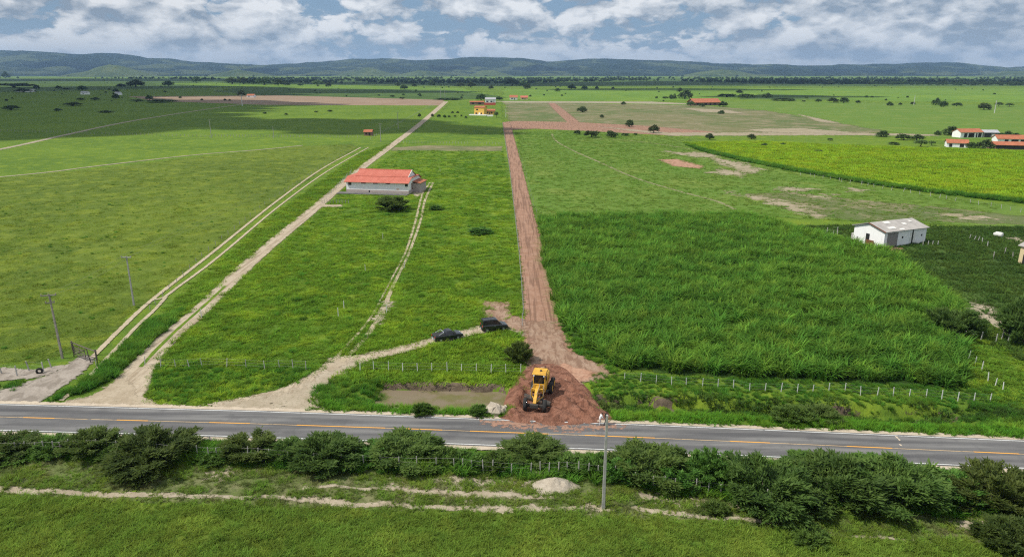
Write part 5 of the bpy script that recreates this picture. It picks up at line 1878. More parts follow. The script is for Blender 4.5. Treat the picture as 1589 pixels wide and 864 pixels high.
def red_house():
    a, b_ = P(538, 299), P(634, 302)
    rz = math.atan2(b_[1] - a[1], b_[0] - a[0])
    L, W, h, rd = math.hypot(b_[0] - a[0], b_[1] - a[1]), 13.0, 3.9, 6.9
    o = empty('house', (a[0], a[1], 0), rz)
    tag(o, 'long white house with red tiled roof beside the sandy road', 'house')
    xa, xb = 2.3, L - .7
    ym, zm = 2.6, h + (rd - h) * (2.6 / (W / 2)) - .05
    mb = MB()
    pr = [(0, 0), (W, 0), (W, h), (W - ym, zm), (ym, zm), (0, h)]
    mb.loft([[(0, y, z - .1 * (z > 1)) for y, z in pr], [(L, y, z - .1 * (z > 1)) for y, z in pr]])
    mb.build('wall', MATS['white_wall'], o)
    mb = MB()
    pr = [(ym, zm - .3), (W - ym, zm - .3), (W / 2, rd - .05)]
    mb.loft([[(xa + .1, y, z) for y, z in pr], [(xb - .1, y, z) for y, z in pr]])
    mb.build('gable', MATS['white_wall'], o)
    for x0_, x1_ in ((-.45, xa + .05), (xb + .15, L + .45)):
        mb = MB(); mb.box(x0_, x1_, ym - .02, W - ym, zm - .08, zm + .08); mb.build('roof', MATS['red_tile'], o)
    r = MB(); r.add(*ribbed_slope(-.45, L + .45, W + .6, h - .32, W - ym, zm)); r.build('roof', MATS['red_tile'], o)
    mb = MB(); mb.box(-.06, L + .06, -.06, W + .06, -.1, 1.15); mb.build('plinth', MATS['base_wall'], o)
    # upper roof is narrower than the low front eave strip
    r = MB(); r.add(*ribbed_slope(-.45, L + .45, -.75, h - .32, ym, zm)); r.build('roof', MATS['red_tile'], o)
    r = MB(); r.add(*ribbed_slope(xa, xb, ym - .05, zm + .12, W / 2, rd)); ro = r.build('roof', MATS['red_tile'], o)
    c = MB(); c.tube([(xa - .05, W / 2, rd + .12), (xb + .05, W / 2, rd + .12)], .16, 6); c.build('ridge_cap', MATS['red_tile'], ro)
    r = MB(); r.add(*ribbed_slope(xa, xb, W - ym + .05, zm + .12, W / 2, rd)); r.build('roof', MATS['red_tile'], o)
    c = MB(); c.hexa([(xb, ym - .1, zm), (xb + .14, ym - .1, zm), (xb + .14, W / 2, rd - .1), (xb, W / 2, rd - .1)], [(xb, ym - .1, zm + .36), (xb + .14, ym - .1, zm + .36), (xb + .14, W / 2, rd + .28), (xb, W / 2, rd + .28)]); c.build('barge_board', MATS['trim_white'], o)
    for x0, w_ in ((5.2, 1.7), (9.4, 1.5), (13.6, 1.6)):
        opening(o, 'window', x0, x0 + w_, h - .75, h - .36, 'f', 'dark_opening', frame=False)
    for x0 in (.75, L - 1.1):
        opening(o, 'window', x0, x0 + 1.1 if x0 < 5 else L - .12, h - 1.35, h - .36, 'f', 'window_glass', frame=False)
    opening(o, 'drain_opening', 7.7, 8.1, .35, 1.0, 'f', 'dark_opening', frame=False, proud=.09)
    opening(o, 'signboard', 17.2, 18.2, 1.45, 1.75, 'f', 'orange_sign' if 'orange_sign' in MATS else paint('orange_sign', (.65, .28, .08)).name, frame=False)
    opening(o, 'door', 3.0, 4.2, 1.15, 3.2, 'r', 'brown_door', L=L)
    opening(o, 'window', 6.0, 7.2, 1.9, 3.1, 'r', 'window_glass', L=L)
    # side annex with rusty tiles on the right
    an = MB(); an.box(L + .02, L + 2.4, 4.5, 11.5, -.1, 3.0); an.build('annex', MATS['base_wall'], o)
    r = MB(); r.hexa([(L + .01, 4.2, 3.55), (L + 2.8, 4.2, 3.0), (L + 2.8, 11.8, 3.0), (L + .01, 11.8, 3.55)], [(L + .01, 4.2, 3.7), (L + 2.8, 4.2, 3.15), (L + 2.8, 11.8, 3.15), (L + .01, 11.8, 3.7)]); r.build('annex_roof', MATS['old_tile'], o)
    s = MB(); s.box(-2.2, L + .3, -3.1, -.07, -.1, .32); s.build('terrace', MATS['slab'], o)


red_house()


def white_barn():
    a, b_, c_ = P(1370, 386), P(1436, 377.5), P(1326, 374)
    rz = math.atan2(b_[1] - a[1], b_[0] - a[0])
    L, W, h, rd = 13.3, 8.3, 3.9, 5.1
    o = empty('barn', (a[0], a[1], 0), rz)
    tag(o, 'white barn with patched grey sheet roof right of the crop', 'barn')
    gable_walls(L, W, h, rd - .25, .52).build('wall', MATS['white_wall'], o)
    r = MB(); r.add(*ribbed_slope(-.35, L + .3, -.5, h - .12, W * .52, rd, .07, .35, .035)); ro = r.build('roof', MATS['fibre_roof'], o)
    r = MB(); r.add(*ribbed_slope(-.35, L + .3, W + .4, h - .1, W * .52, rd, .07, .35, .035)); r.build('roof', MATS['fibre_roof'], o)
    sl_ = (rd - h + .12) / (W * .52 + .5)

    def sheet(x0, x1, y0, y1):
        z0, z1 = h - .12 + (y0 + .5) * sl_ + .12, h - .12 + (y1 + .5) * sl_ + .12
        s = MB(); s.hexa([(x0, y0, z0), (x1, y0, z0), (x1, y1, z1), (x0, y1, z1)], [(x0, y0, z0 + .05), (x1, y0, z0 + .05), (x1, y1, z1 + .05), (x0, y1, z1 + .05)])
        s.build('roof_sheet', MATS['pale_sheet'], o)
    for q in ((2.0, 4.2, .6, 1.5), (3.4, 5.2, 3.0, 4.0), (7.8, 9.0, 1.8, 2.6), (10.9, 11.6, 2.7, 3.4), (4.6, 6.0, -.2, .4)):
        sheet(*q)
    for s_ in (0, 1):
        fb = MB()
        ya, za, yb, zb = (-.5, h - .2, W * .52, rd - .06) if s_ == 0 else (W + .4, h - .2, W * .52, rd - .06)
        fb.hexa([(-.45, ya, za), (-.3, ya, za), (-.3, yb, zb), (-.45, yb, zb)], [(-.45, ya, za + .2), (-.3, ya, za + .2), (-.3, yb, zb + .2), (-.45, yb, zb + .2)])
        fb.build('fascia', MATS['brown_door'] if s_ == 0 else MATS['grey_wall'], o)
    opening(o, 'roller_door', .9, 4.2, 0, 3.45, 'f', 'grey_wall', frame=False)
    opening(o, 'porthole', 5.5, 5.95, 1.9, 2.35, 'f', 'dark_opening', frame=False)
    opening(o, 'porthole', 11.7, 12.1, 1.9, 2.35, 'f', 'dark_opening', frame=False)
    opening(o, 'door', 8.7, 9.1, .1, 3.6, 'f', 'dark_opening', frame=False)
    opening(o, 'door_panel', 8.15, 8.6, 1.0, 3.0, 'f', 'trim_white', frame=False, proud=.05)
    opening(o, 'door_panel', 9.2, 9.8, .6, 3.0, 'f', 'trim_white', frame=False, proud=.05)
    opening(o, 'door', 3.9, 4.9, 0, 2.6, 'l', 'dark_opening', frame=False)
    db = MB(); db.box(-.35, -.22, 2.3, 4.3, 0, 1.35); db.build('door_leaf', MATS['brown_door'], o, rot=(0, 0, .06))
    opening(o, 'stain_board', 7.0, 7.35, .5, 1.4, 'l', 'grey_wall', frame=False)


white_barn()


def rubble(name, label, px, py, sizes, mat, cat, spread=.8):
    x, y = P(px, py)
    o = empty(name, (x, y, float(zt(x, y))))
    tag(o, label, cat)
    for k, s in enumerate(sizes):
        mb = MB()
        r_ = random.Random(px + k)
        ring = []
        for z, f in ((-.1, .9), (s * .45, 1.0), (s * .9, .65)):
            ring.append([(math.cos(a) * s * f * r_.uniform(.65, 1.05), math.sin(a) * s * f * r_.uniform(.65, 1.05), z * r_.uniform(.85, 1.1)) for a in [i * .785 for i in range(8)]])
        mb.loft(ring)
        mb.build('lump', MATS[mat], o, loc=(r_.uniform(-spread, spread), r_.uniform(-spread, spread), 0), rz=r_.uniform(0, 6))
    return o


# low concrete troughs and scrap by the barn
for px, py, lab in ((1325, 372, 'grey concrete trough against the left gable of the barn'), (1333, 374, 'second grey trough nearest the barn door')):
    x_, y_ = P(px, py)
    mb = MB(); mb.hexa([(-.7, -.45, 0), (.7, -.45, 0), (.7, .45, 0), (-.7, .45, 0)], [(-.6, -.4, 1.7), (.6, -.4, 1.7), (.6, .4, 1.7), (-.6, .4, 1.7)])
    tag(mb.build('concrete_block', MATS['concrete_post'], None, loc=(x_, y_, 0), rz=.5, bevel=.05), lab, 'block')


def simple_house(name, label, a, b_, W, h, rd, wall, roof, cat, wins=(), door=None, over=.4, ry=.5, flat=False):
    a, b_ = P(*a), P(*b_)
    rz = math.atan2(b_[1] - a[1], b_[0] - a[0])
    L = math.hypot(b_[0] - a[0], b_[1] - a[1])
    o = empty(name, (a[0], a[1], 0), rz)
    tag(o, label, cat)
    gable_walls(L, W, h, rd - .1, ry).build('wall', MATS[wall], o)
    for (y0, z0) in ((-over, h - .15), (W + over, h - .15)):
        r = MB(); r.add(*ribbed_slope(-over, L + over, y0, z0, W * ry, rd, .12, .6, .05)); r.build('roof', MATS[roof], o)
    for (f0, f1, z0, z1, m_) in wins:
        opening(o, 'window', f0 * L, f1 * L, z0, z1, 'f', m_, frame=False, proud=.05)
    if door:
        opening(o, 'door', door[0] * L, door[1] * L, 0, door[2], 'f', 'dark_opening', frame=False, proud=.05)
    return o, L


# yellow farmhouse group
o, L = simple_house('house', 'yellow two storey house near the end of the red road', (736, 179), (751, 179.3), 8, 7.0, 8.2, 'yellow_wall', 'old_tile', 'house', ((.12, .32, .2, 2.4, 'dark_opening'), (.45, .6, .2, 2.4, 'trim_white'), (.2, .4, 4.4, 5.6, 'window_glass')), (.66, .8, 2.3))
mb = MB(); mb.box(-3.5, L + 4, -4.5, -.05, -.1, .9); mb.build('terrace', MATS['trim_white'], o)
simple_house('house', 'ochre low wing right of the yellow house', (752, 178), (768, 178), 7, 3.6, 4.8, 'ochre_wall', 'old_tile', 'house', ((.2, .35, 1, 2.4, 'window_glass'), (.6, .75, 1, 2.4, 'window_glass')), (.45, .53, 2.2))
simple_house('shed', 'grey roofed white shed behind the yellow house', (753, 160), (769, 160), 9, 4.6, 6.6, 'white_wall', 'grey_roof', 'shed', ((.1, .3, 1, 2.6, 'dark_opening'), (.5, .7, 1, 2.6, 'dark_opening')), (.8, .88, 2.6))
simple_house('shed', 'long brown brick shed left of the grey roofed shed', (729, 163), (751, 163), 6, 3.4, 4.4, 'brick_wall', 'old_tile', 'shed', ((.15, .3, 1, 2.4, 'dark_opening'), (.6, .8, .6, 2.6, 'dark_opening')))
wl = MB(); wl.box(0, 14, -.15, .15, -.1, 3.0); x_, y_ = P(751, 163.5); wo = wl.build('garden_wall', MATS['red_wall'], None, loc=(x_, y_, 0), rz=.0)
tag(wo, 'red garden wall between yellow house and grey roofed shed', 'wall')
x_, y_ = P(756, 181); mb = MB(); mb.hexa([(0, 0, 0), (5.5, 0, 0), (5.5, 2, 0), (0, 2, 0)], [(0.2, .2, 1.3), (5.3, .2, 1.3), (5.3, 1.8, 1.3), (.2, 1.8, 1.3)])
tag(mb.build('water_trough', MATS['trim_white'], None, loc=(x_, y_, 0), bevel=.1), 'white trough in front of the ochre wing', 'trough')
simple_house('house', 'small orange roofed house right of the grey roofed shed', (791, 155), (803, 155), 9, 3.2, 6.2, 'white_wall', 'old_tile', 'house', ((.2, .4, 1, 2.4, 'dark_opening'),), (.55, .65, 2.3))
simple_house('house', 'small red roofed house right of the orange roofed one', (808, 155), (819, 155), 9, 3.0, 5.4, 'cream_wall', 'red_tile', 'house', ((.2, .4, 1, 2.4, 'dark_opening'),), (.55, .65, 2.3))
simple_house('barn', 'long red roofed barn on the dry field to the right', (1077, 164), (1117, 163.5), 16, 3.4, 7.6, 'brick_wall', 'old_tile', 'barn', ((.1, .2, .5, 2.6, 'dark_opening'), (.4, .5, .5, 2.6, 'dark_opening'), (.75, .85, .5, 2.6, 'dark_opening')), (.6, .66, 2.6), 1.2)
# farm sheds at the right edge
simple_house('shed', 'white gabled farm shed with orange roof, left half of the upper range', (1490, 214), (1524, 213.5), 7, 3.2, 5.0, 'white_wall', 'old_tile', 'shed', ((.16, .3, .2, 2.7, 'dark_opening'), (.36, .62, .2, 2.7, 'dark_opening'), (.8, .95, .2, 2.7, 'dark_opening')), (.7, .76, 2.5))
simple_house('shed', 'grey roofed farm shed adjoining the orange one', (1524.6, 213.5), (1549, 213.8), 6.5, 3.0, 4.3, 'grey_wall', 'grey_roof', 'shed', ((.1, .5, .2, 2.5, 'dark_opening'), (.6, .8, .6, 2.0, 'trim_white')))
simple_house('shed', 'low red roofed farm shed on the border of the bright crop', (1469, 228.5), (1502, 229.5), 6, 2.3, 3.9, 'white_wall', 'old_tile', 'shed', ((.1, .25, .2, 1.9, 'dark_opening'), (.6, .8, .2, 1.9, 'dark_opening')))
simple_house('shed', 'orange roofed farm shed with white arches at the right edge', (1547, 224), (1612, 225), 7, 3.0, 4.8, 'white_wall', 'old_tile', 'shed', ((.17, .26, .2, 2.6, 'dark_opening'), (.33, .5, .2, 2.6, 'dark_opening'), (.55, .8, .2, 2.6, 'dark_opening')))
simple_house('shed', 'low brown roofed shed in front of the arched one', (1538, 231.5), (1612, 233), 6, 2.2, 3.6, 'brick_wall', 'old_tile', 'shed', ((.1, .9, .2, 1.8, 'dark_opening'),))
simple_house('hut', 'small brick hut beside the far fence left of the sandy road', (565, 211), (577, 211), 5, 2.4, 3.6, 'brick_wall', 'old_tile', 'hut', ((.2, .4, .8, 1.8, 'dark_opening'),), (.6, .8, 1.9))
simple_house('house', 'tiny red roofed house under the round tree at the left track', (383, 151.5), (394, 151.5), 9, 3.0, 5.0, 'white_wall', 'old_tile', 'house', ((.2, .4, 1, 2.2, 'dark_opening'),))
simple_house('house', 'tiny white cottage on the shaded left plain', (125, 147), (136, 147), 8, 3.4, 5.6, 'white_wall', 'grey_roof', 'house', ((.3, .5, 1, 2.2, 'dark_opening'),))
simple_house('house', 'tiny white house behind the low bush on the far left', (25, 143), (51, 143), 9, 3.4, 5.4, 'white_wall', 'grey_roof', 'house', ((.1, .2, 1, 2.2, 'dark_opening'),))
simple_house('house', 'tiny white house behind the umbrella shaped tree', (178, 148), (186, 148), 8, 3.4, 5.4, 'white_wall', 'grey_roof', 'house')
simple_house('hut', 'tan hut with dark doorway cut by the right edge', (1579, 409), (1625, 420), 4, 3.9, 4.6, 'cream_wall', 'fibre_roof', 'hut', ((.14, .3, .1, 2.2, 'dark_opening'),))
# lying tank
x_, y_ = P(1549, 368)
o = empty('water_tank', (x_, y_, 0), .5)
tag(o, 'white plastic tank lying on the ground right of the barn', 'tank')
mb = MB(); mb.lathe_y([(0, -.95), (.35, -.93), (.62, -.8), (.68, -.5), (.64, -.45), (.68, -.4), (.68, 0), (.64, .05), (.68, .1), (.66, .6), (.4, .85), (.38, 1.0), (0, 1.02)], (0, 0, .62)); mb.build('shell', MATS['white_post'], o, True)
mb = MB(); mb.lathe_y([(0, 1.0), (.3, 1.0), (.3, 1.1), (0, 1.1)], (0, 0, .62)); mb.build('lid', MATS['pale_sheet'], o)

# ------------------------------------------------------------------ red earth heap and boulder
HEAP = np.array(PP([(826, 566), (808, 585), (796, 606), (784, 632), (774, 650), (800, 658), (862, 663), (935, 658), (946, 650), (928, 628), (908, 604), (895, 590), (880, 575), (862, 565)]))
GR_F, GR_R = P(831, 636), P(848, 592)


def heap_z(x, y):
    sd = dist_line(HEAP, x, y, True) * np.where(inside(HEAP, x, y), 1, -1)
    base = sstep(-0.3, 1.7, sd)
    right = np.exp(-(((x - 6.9) / 2.6) ** 2 + ((y - 76.6) / 2.4) ** 2))
    left = np.exp(-(((x - 0.4) / 1.0) ** 2 + ((y - 79.6) / 2.8) ** 2))
    front = np.exp(-(((x - 2.0) / 4.0) ** 2 + ((y - 74.2) / 0.9) ** 2))
    z = base * (0.16 + 0.55 * right + 0.85 * left + 0.34 * front)
    # slot the machine stands in
    d = dist_line([GR_F, GR_R, (GR_R[0] + 1.0, GR_R[1] + 3)], x, y)
    slot = 1 - sstep(1.35, 2.2, d)
    z = z * (1 - slot) + slot * np.minimum(z, 0.06)
    # windrows left by the blade, clods
    u = (x - 6) * 0.8 + (y - 77) * 0.6
    z = z + base * (1 - slot) * (0.20 * np.sin(u * 3.0 + 5.0 * fbm(x * .45, y * .45, 3)) + 0.75 * (fbm(x * .8, y * .8, 8) - .5) + .30 * (fbm(x * 2.6, y * 2.6, 9) - .5))
    g_ = zt(x, y)
    k = sstep(-1.5, 0.25, sd)
    low = (y < yfar(x) + .6)                  # flat feather edge on the road side
    k = np.where(low, sstep(-.25, .2, sd), k)
    return (z + 0.155) * k + (g_ - .35) * (1 - k)


gx, gy = np.arange(HEAP[:, 0].min() - 1.8, HEAP[:, 0].max() + 1.8, .14), np.arange(HEAP[:, 1].min() - .6, HEAP[:, 1].max() + .6, .14)
o = link('earth_heap', grid_mesh('earth_heap', gx, gy, heap_z, MATS['red_earth']))
tag(o, 'fresh red earth heap spilling down to the asphalt round the grader', 'heap')
rubble('boulder', 'pale boulder left of the red earth heap by the pond', 776, 641, (1.25, .9, .6), 'rubble_soil', 'boulder', .8)
# sandy rubble pile on the bank
x_, y_ = P(862, 754)
gx = np.linspace(-2.6, 2.6, 50)


def pile_z(X, Y):
    rr = np.hypot(X / 2.2, Y / 1.5)
    return np.clip(1 - rr, -.12, 1) * .85 + (fbm(X * 2 + 5, Y * 2, 3) - .5) * .6 * np.clip(1.2 - rr, 0, 1)


o = link('sand_pile', grid_mesh('sand_pile', gx, gx, pile_z, MATS['rubble_soil']), loc=(x_, y_, float(zt(x_, y_)) + .02))
tag(o, 'small heap of pale sand and rubble in front of the roadside fence', 'heap')
x_, y_ = P(62, 580)
o = empty('old_tyre', (x_, y_, 0.0), .4)
o.scale = (.6, .6, .6)
tag(o, 'old black tyre standing by the posts at the grey apron', 'tyre')
paint('rubber', (0.025, 0.024, 0.023), 0.85, var=.3)
mb = MB(); mb.lathe_y([(.34, -.16), (.62, -.2), (.72, -.14), (.72, .14), (.62, .2), (.34, .16), (.34, -.16)], (0, 0, .70)); mb.build('tread', MATS['rubber'], o)

# ------------------------------------------------------------------ vehicles
def car_paint(name, c):
    m, t = new_mat(name)
    tc = t.n('ShaderNodeTexCoord')
    n = t.noise(tc.outputs['Object'], 2.0, 5.0, .7)
    col = t.mix(t.math('MULTIPLY', t.ramp(n, .5, .8), .25), c, (.12, .10, .085))
    b = t.n('ShaderNodeBsdfPrincipled')
    t.l(col, b.inputs['Base Color'])
    b.inputs['Roughness'].default_value = .28
    b.inputs['Coat Weight'].default_value = .6
    b.inputs['Coat Roughness'].default_value = .1
    finish(t, b.outputs[0])


car_paint('black_paint', (0.012, 0.013, 0.017))
paint('car_glass', (0.012, 0.014, 0.017), 0.08, spec=.7, var=.1)
paint('chrome', (.55, .55, .55), .3, .8)
paint('tail_red', (.5, .03, .015), .3)
paint('lamp_clear', (.75, .75, .72), .2)
paint('plate_grey', (.55, .55, .56), .5)
paint('black_plastic', (.03, .03, .03), .7)
paint('silver_bar', (.55, .56, .58), .35, .6)


def wheel(parent, x, y, r, w, hub='chrome', rot=0.0):
    wo = MB(); wo.lathe_y([(r * .55, -w * .5), (r * .9, -w * .5), (r, -w * .35), (r, w * .35), (r * .9, w * .5), (r * .55, w * .5)], (0, 0, 0), 20)
    o = wo.build('wheel', MATS['rubber'], parent, True, loc=(x, y, r))
    o.rotation_euler = (0, 0, rot)
    s = 1 if y > 0 else -1
    rb = MB(); rb.lathe_y([(r * .57, s * w * .5), (r * .5, s * w * .42), (r * .22, s * w * .38), (r * .18, s * w * .5), (0, s * w * .5)], (0, 0, 0), 14)
    rb.build('rim', MATS[hub], o)
    return o


def body_ring(x, hw, zb, zt_, tuck=.08):
    return [(x, -hw * .9, zb), (x, -hw, zb + .18), (x, -hw, zt_ - .18), (x, -hw * (1 - tuck), zt_), (x, hw * (1 - tuck), zt_), (x, hw, zt_ - .18), (x, hw, zb + .18), (x, hw * .9, zb)]


def cabin(parent, xs4, hw, hr, zb, zr, mat):
    """xs4: base rear, roof rear, roof front, base front"""
    a, b_, c, d = xs4
    mb = MB()
    mb.loft([[(a, -hw, zb), (d, -hw, zb), (d, hw, zb), (a, hw, zb)], [(b_, -hr, zr - .05), (c, -hr, zr - .05), (c, hr, zr - .05), (b_, hr, zr - .05)], [(b_ + .12, -hr * .85, zr), (c - .15, -hr * .85, zr), (c - .15, hr * .85, zr), (b_ + .12, hr * .85, zr)]])
    return mb.build('cabin', MATS[mat], parent, False, bevel=.03)


def glass_quad(parent, name, q, off):
    """q: four corners; laid a little proud of the bodywork along off"""
    mb = MB()
    of = Vector(off) * .012
    ib = Vector(off) * -.03
    p = [Vector(v) for v in q]
    mb.hexa([tuple(v + ib) for v in p], [tuple(v + of) for v in p])
    return mb.build(name, MATS['car_glass'], parent)


def lerp3(a, b_, t):
    return tuple(a[i] + (b_[i] - a[i]) * t for i in range(3))


def vehicle(name, label, loc, rz, kind):
    o = empty(name, (loc[0], loc[1], 0.08), rz)
    tag(o, label, 'pickup' if kind == 'pickup' else 'van')
    if kind == 'pickup':
        L, hw, zb = 4.45, .84, .36
        st = [(-2.22, .74, .95), (-2.1, .80, 1.02), (-1.5, .84, 1.03), (-.4, .85, 1.02), (.5, .85, .98), (1.1, .84, .95), (1.75, .81, .88), (2.1, .74, .78), (2.22, .64, .66)]
        xs4, zr, hr, cb = (-.55, -.30, .45, 1.15), 1.50, .60, .98
    else:
        L, hw, zb = 4.1, .86, .36
        st = [(-2.02, .78, 1.05), (-1.9, .84, 1.12), (-1.0, .87, 1.12), (.3, .87, 1.10), (.95, .85, 1.04), (1.5, .82, .98), (1.9, .76, .86), (2.04, .66, .70)]
        xs4, zr, hr, cb = (-1.98, -1.86, .35, 1.05), 1.84, .70, 1.06
    mb = MB()
    mb.loft([body_ring(x, w_, zb, z_) for x, w_, z_ in st])
    mb.build('body', MATS['black_paint'], o, False, bevel=.035)
    cabin(o, xs4, hw * .93, hr, cb, zr, 'black_paint')
    a, b_, c, d = xs4
    for s in (-1, 1):
        lo_r, lo_f = (a, s * hw * .93, cb), (d, s * hw * .93, cb)
        hi_r, hi_f = (b_, s * hr, zr - .05), (c, s * hr, zr - .05)

        def sp(u, v):
            return lerp3(lerp3(lo_r, lo_f, u), lerp3(hi_r, hi_f, u), v)
        spans = ((.12, .88),) if kind == 'pickup' else ((.56, .90),)
        if kind != 'pickup': spans = ((.62, .92),)
        for (u0, u1) in spans:
            glass_quad(o, 'side_window', [sp(u0, .15), sp(u1, .15), sp(u1 - .03, .85), sp(u0 + .02, .85)], (0, s, .25))
        mr = MB(); mr.box(-.07, .07, -.1, .1, -.07, .09); mr.build('mirror', MATS['black_plastic'], o, loc=(d - .32, s * (hw + .12), cb + .08), bevel=.02)
        hd = MB(); hd.box(-.09, .09, -.015, .015, -.02, .02); hd.build('door_handle', MATS['chrome'], o, loc=(a + (.55 if kind == 'pickup' else 1.9), s * (hw + .01), .86))
        tl = MB(); tl.box(-.04, .06, -.11, .11, -.13, .13); tl.build('tail_light', MATS['tail_red'], o, loc=(st[0][0] + .03, s * (st[0][1] - .12), .82 if kind == 'pickup' else .95), bevel=.02)
        hl = MB(); hl.box(-.08, .05, -.16, .16, -.09, .09); hl.build('headlight', MATS['lamp_clear'], o, loc=(st[-1][0] - .1, s * .5, .70), bevel=.03)
    glass_quad(o, 'windscreen', [(d - .03, -hw * .8, cb + .05), (d - .03, hw * .8, cb + .05), (c + .02, hr * .9, zr - .1), (c + .02, -hr * .9, zr - .1)], (.7, 0, .7))
    glass_quad(o, 'rear_window', [(a + .01, hw * .7, cb + .12), (a + .01, -hw * .7, cb + .12), (b_ - .01, -hr * .8, zr - .12), (b_ - .01, hr * .8, zr - .12)], (-.9, 0, .3))
    bp = MB(); bp.box(-.08, .1, -.72, .72, -.12, .12); bp.build('bumper', MATS['black_plastic' if kind != 'pickup' else 'chrome'], o, loc=(st[0][0] - .03, 0, .46), bevel=.03)
    bp = MB(); bp.box(-.1, .06, -.66, .66, -.12, .12); bp.build('bumper', MATS['black_plastic'], o, loc=(st[-1][0], 0, .46), bevel=.03)
    np_ = MB(); np_.box(-.012, .012, -.2, .2, -.065, .065); np_.build('number_plate', MATS['plate_grey'], o, loc=(st[0][0] - .12, 0, .50))
    if kind == 'pickup':
        cv = MB(); cv.hexa([(-2.1, -.74, 1.035), (-.62, -.76, 1.035), (-.62, .76, 1.035), (-2.1, .74, 1.035)], [(-2.06, -.70, 1.075), (-.66, -.72, 1.075), (-.66, .72, 1.075), (-2.06, .70, 1.075)]); cv.build('bed_cover', MATS['black_plastic'], o)
        rb = MB(); rb.tube([(-1.0, -.74, 1.05), (-.88, -.68, 1.38), (-.85, -.55, 1.46), (-.85, .55, 1.46), (-.88, .68, 1.38), (-1.0, .74, 1.05)], .05, 7); rb.build('roll_bar', MATS['silver_bar'], o, True)
        for s in (-1, 1):
            rb = MB(); rb.tube([(-1.65, s * .74, 1.05), (-.9, s * .68, 1.40)], .035, 6); rb.build('bar_stay', MATS['silver_bar'], o)
    else:
        for s in (-1, 1):
            rr = MB(); rr.tube([(-1.7, s * .62, 1.86), (.1, s * .62, 1.87)], .025, 5); rr.build('roof_rail', MATS['black_plastic'], o)
    r_ = .31 if kind == 'pickup' else .32
    for x_ in (-1.38, 1.36) if kind == 'pickup' else (-1.3, 1.27):
        for s in (-1, 1):
            wheel(o, x_, s * (hw - .07), r_, .22, 'chrome' if kind != 'pickup' else 'silver_bar')
    return o


vehicle('pickup_truck', 'black pickup with silver roll bar parked on the sandy track', (-9.55, 98.4), R(27), 'pickup')
vehicle('van', 'black high roofed van parked ahead of the pickup', (-2.75, 102.4), R(17), 'van')

paint('machine_yellow', (0.66, 0.36, 0.04), .5, var=.25, scale=2.0, dirt=(.36, .20, .12))
paint('machine_dark', (.05, .045, .04), .8, var=.3, dirt=(.25, .14, .09))
paint('hose', (.30, .27, .24), .7)


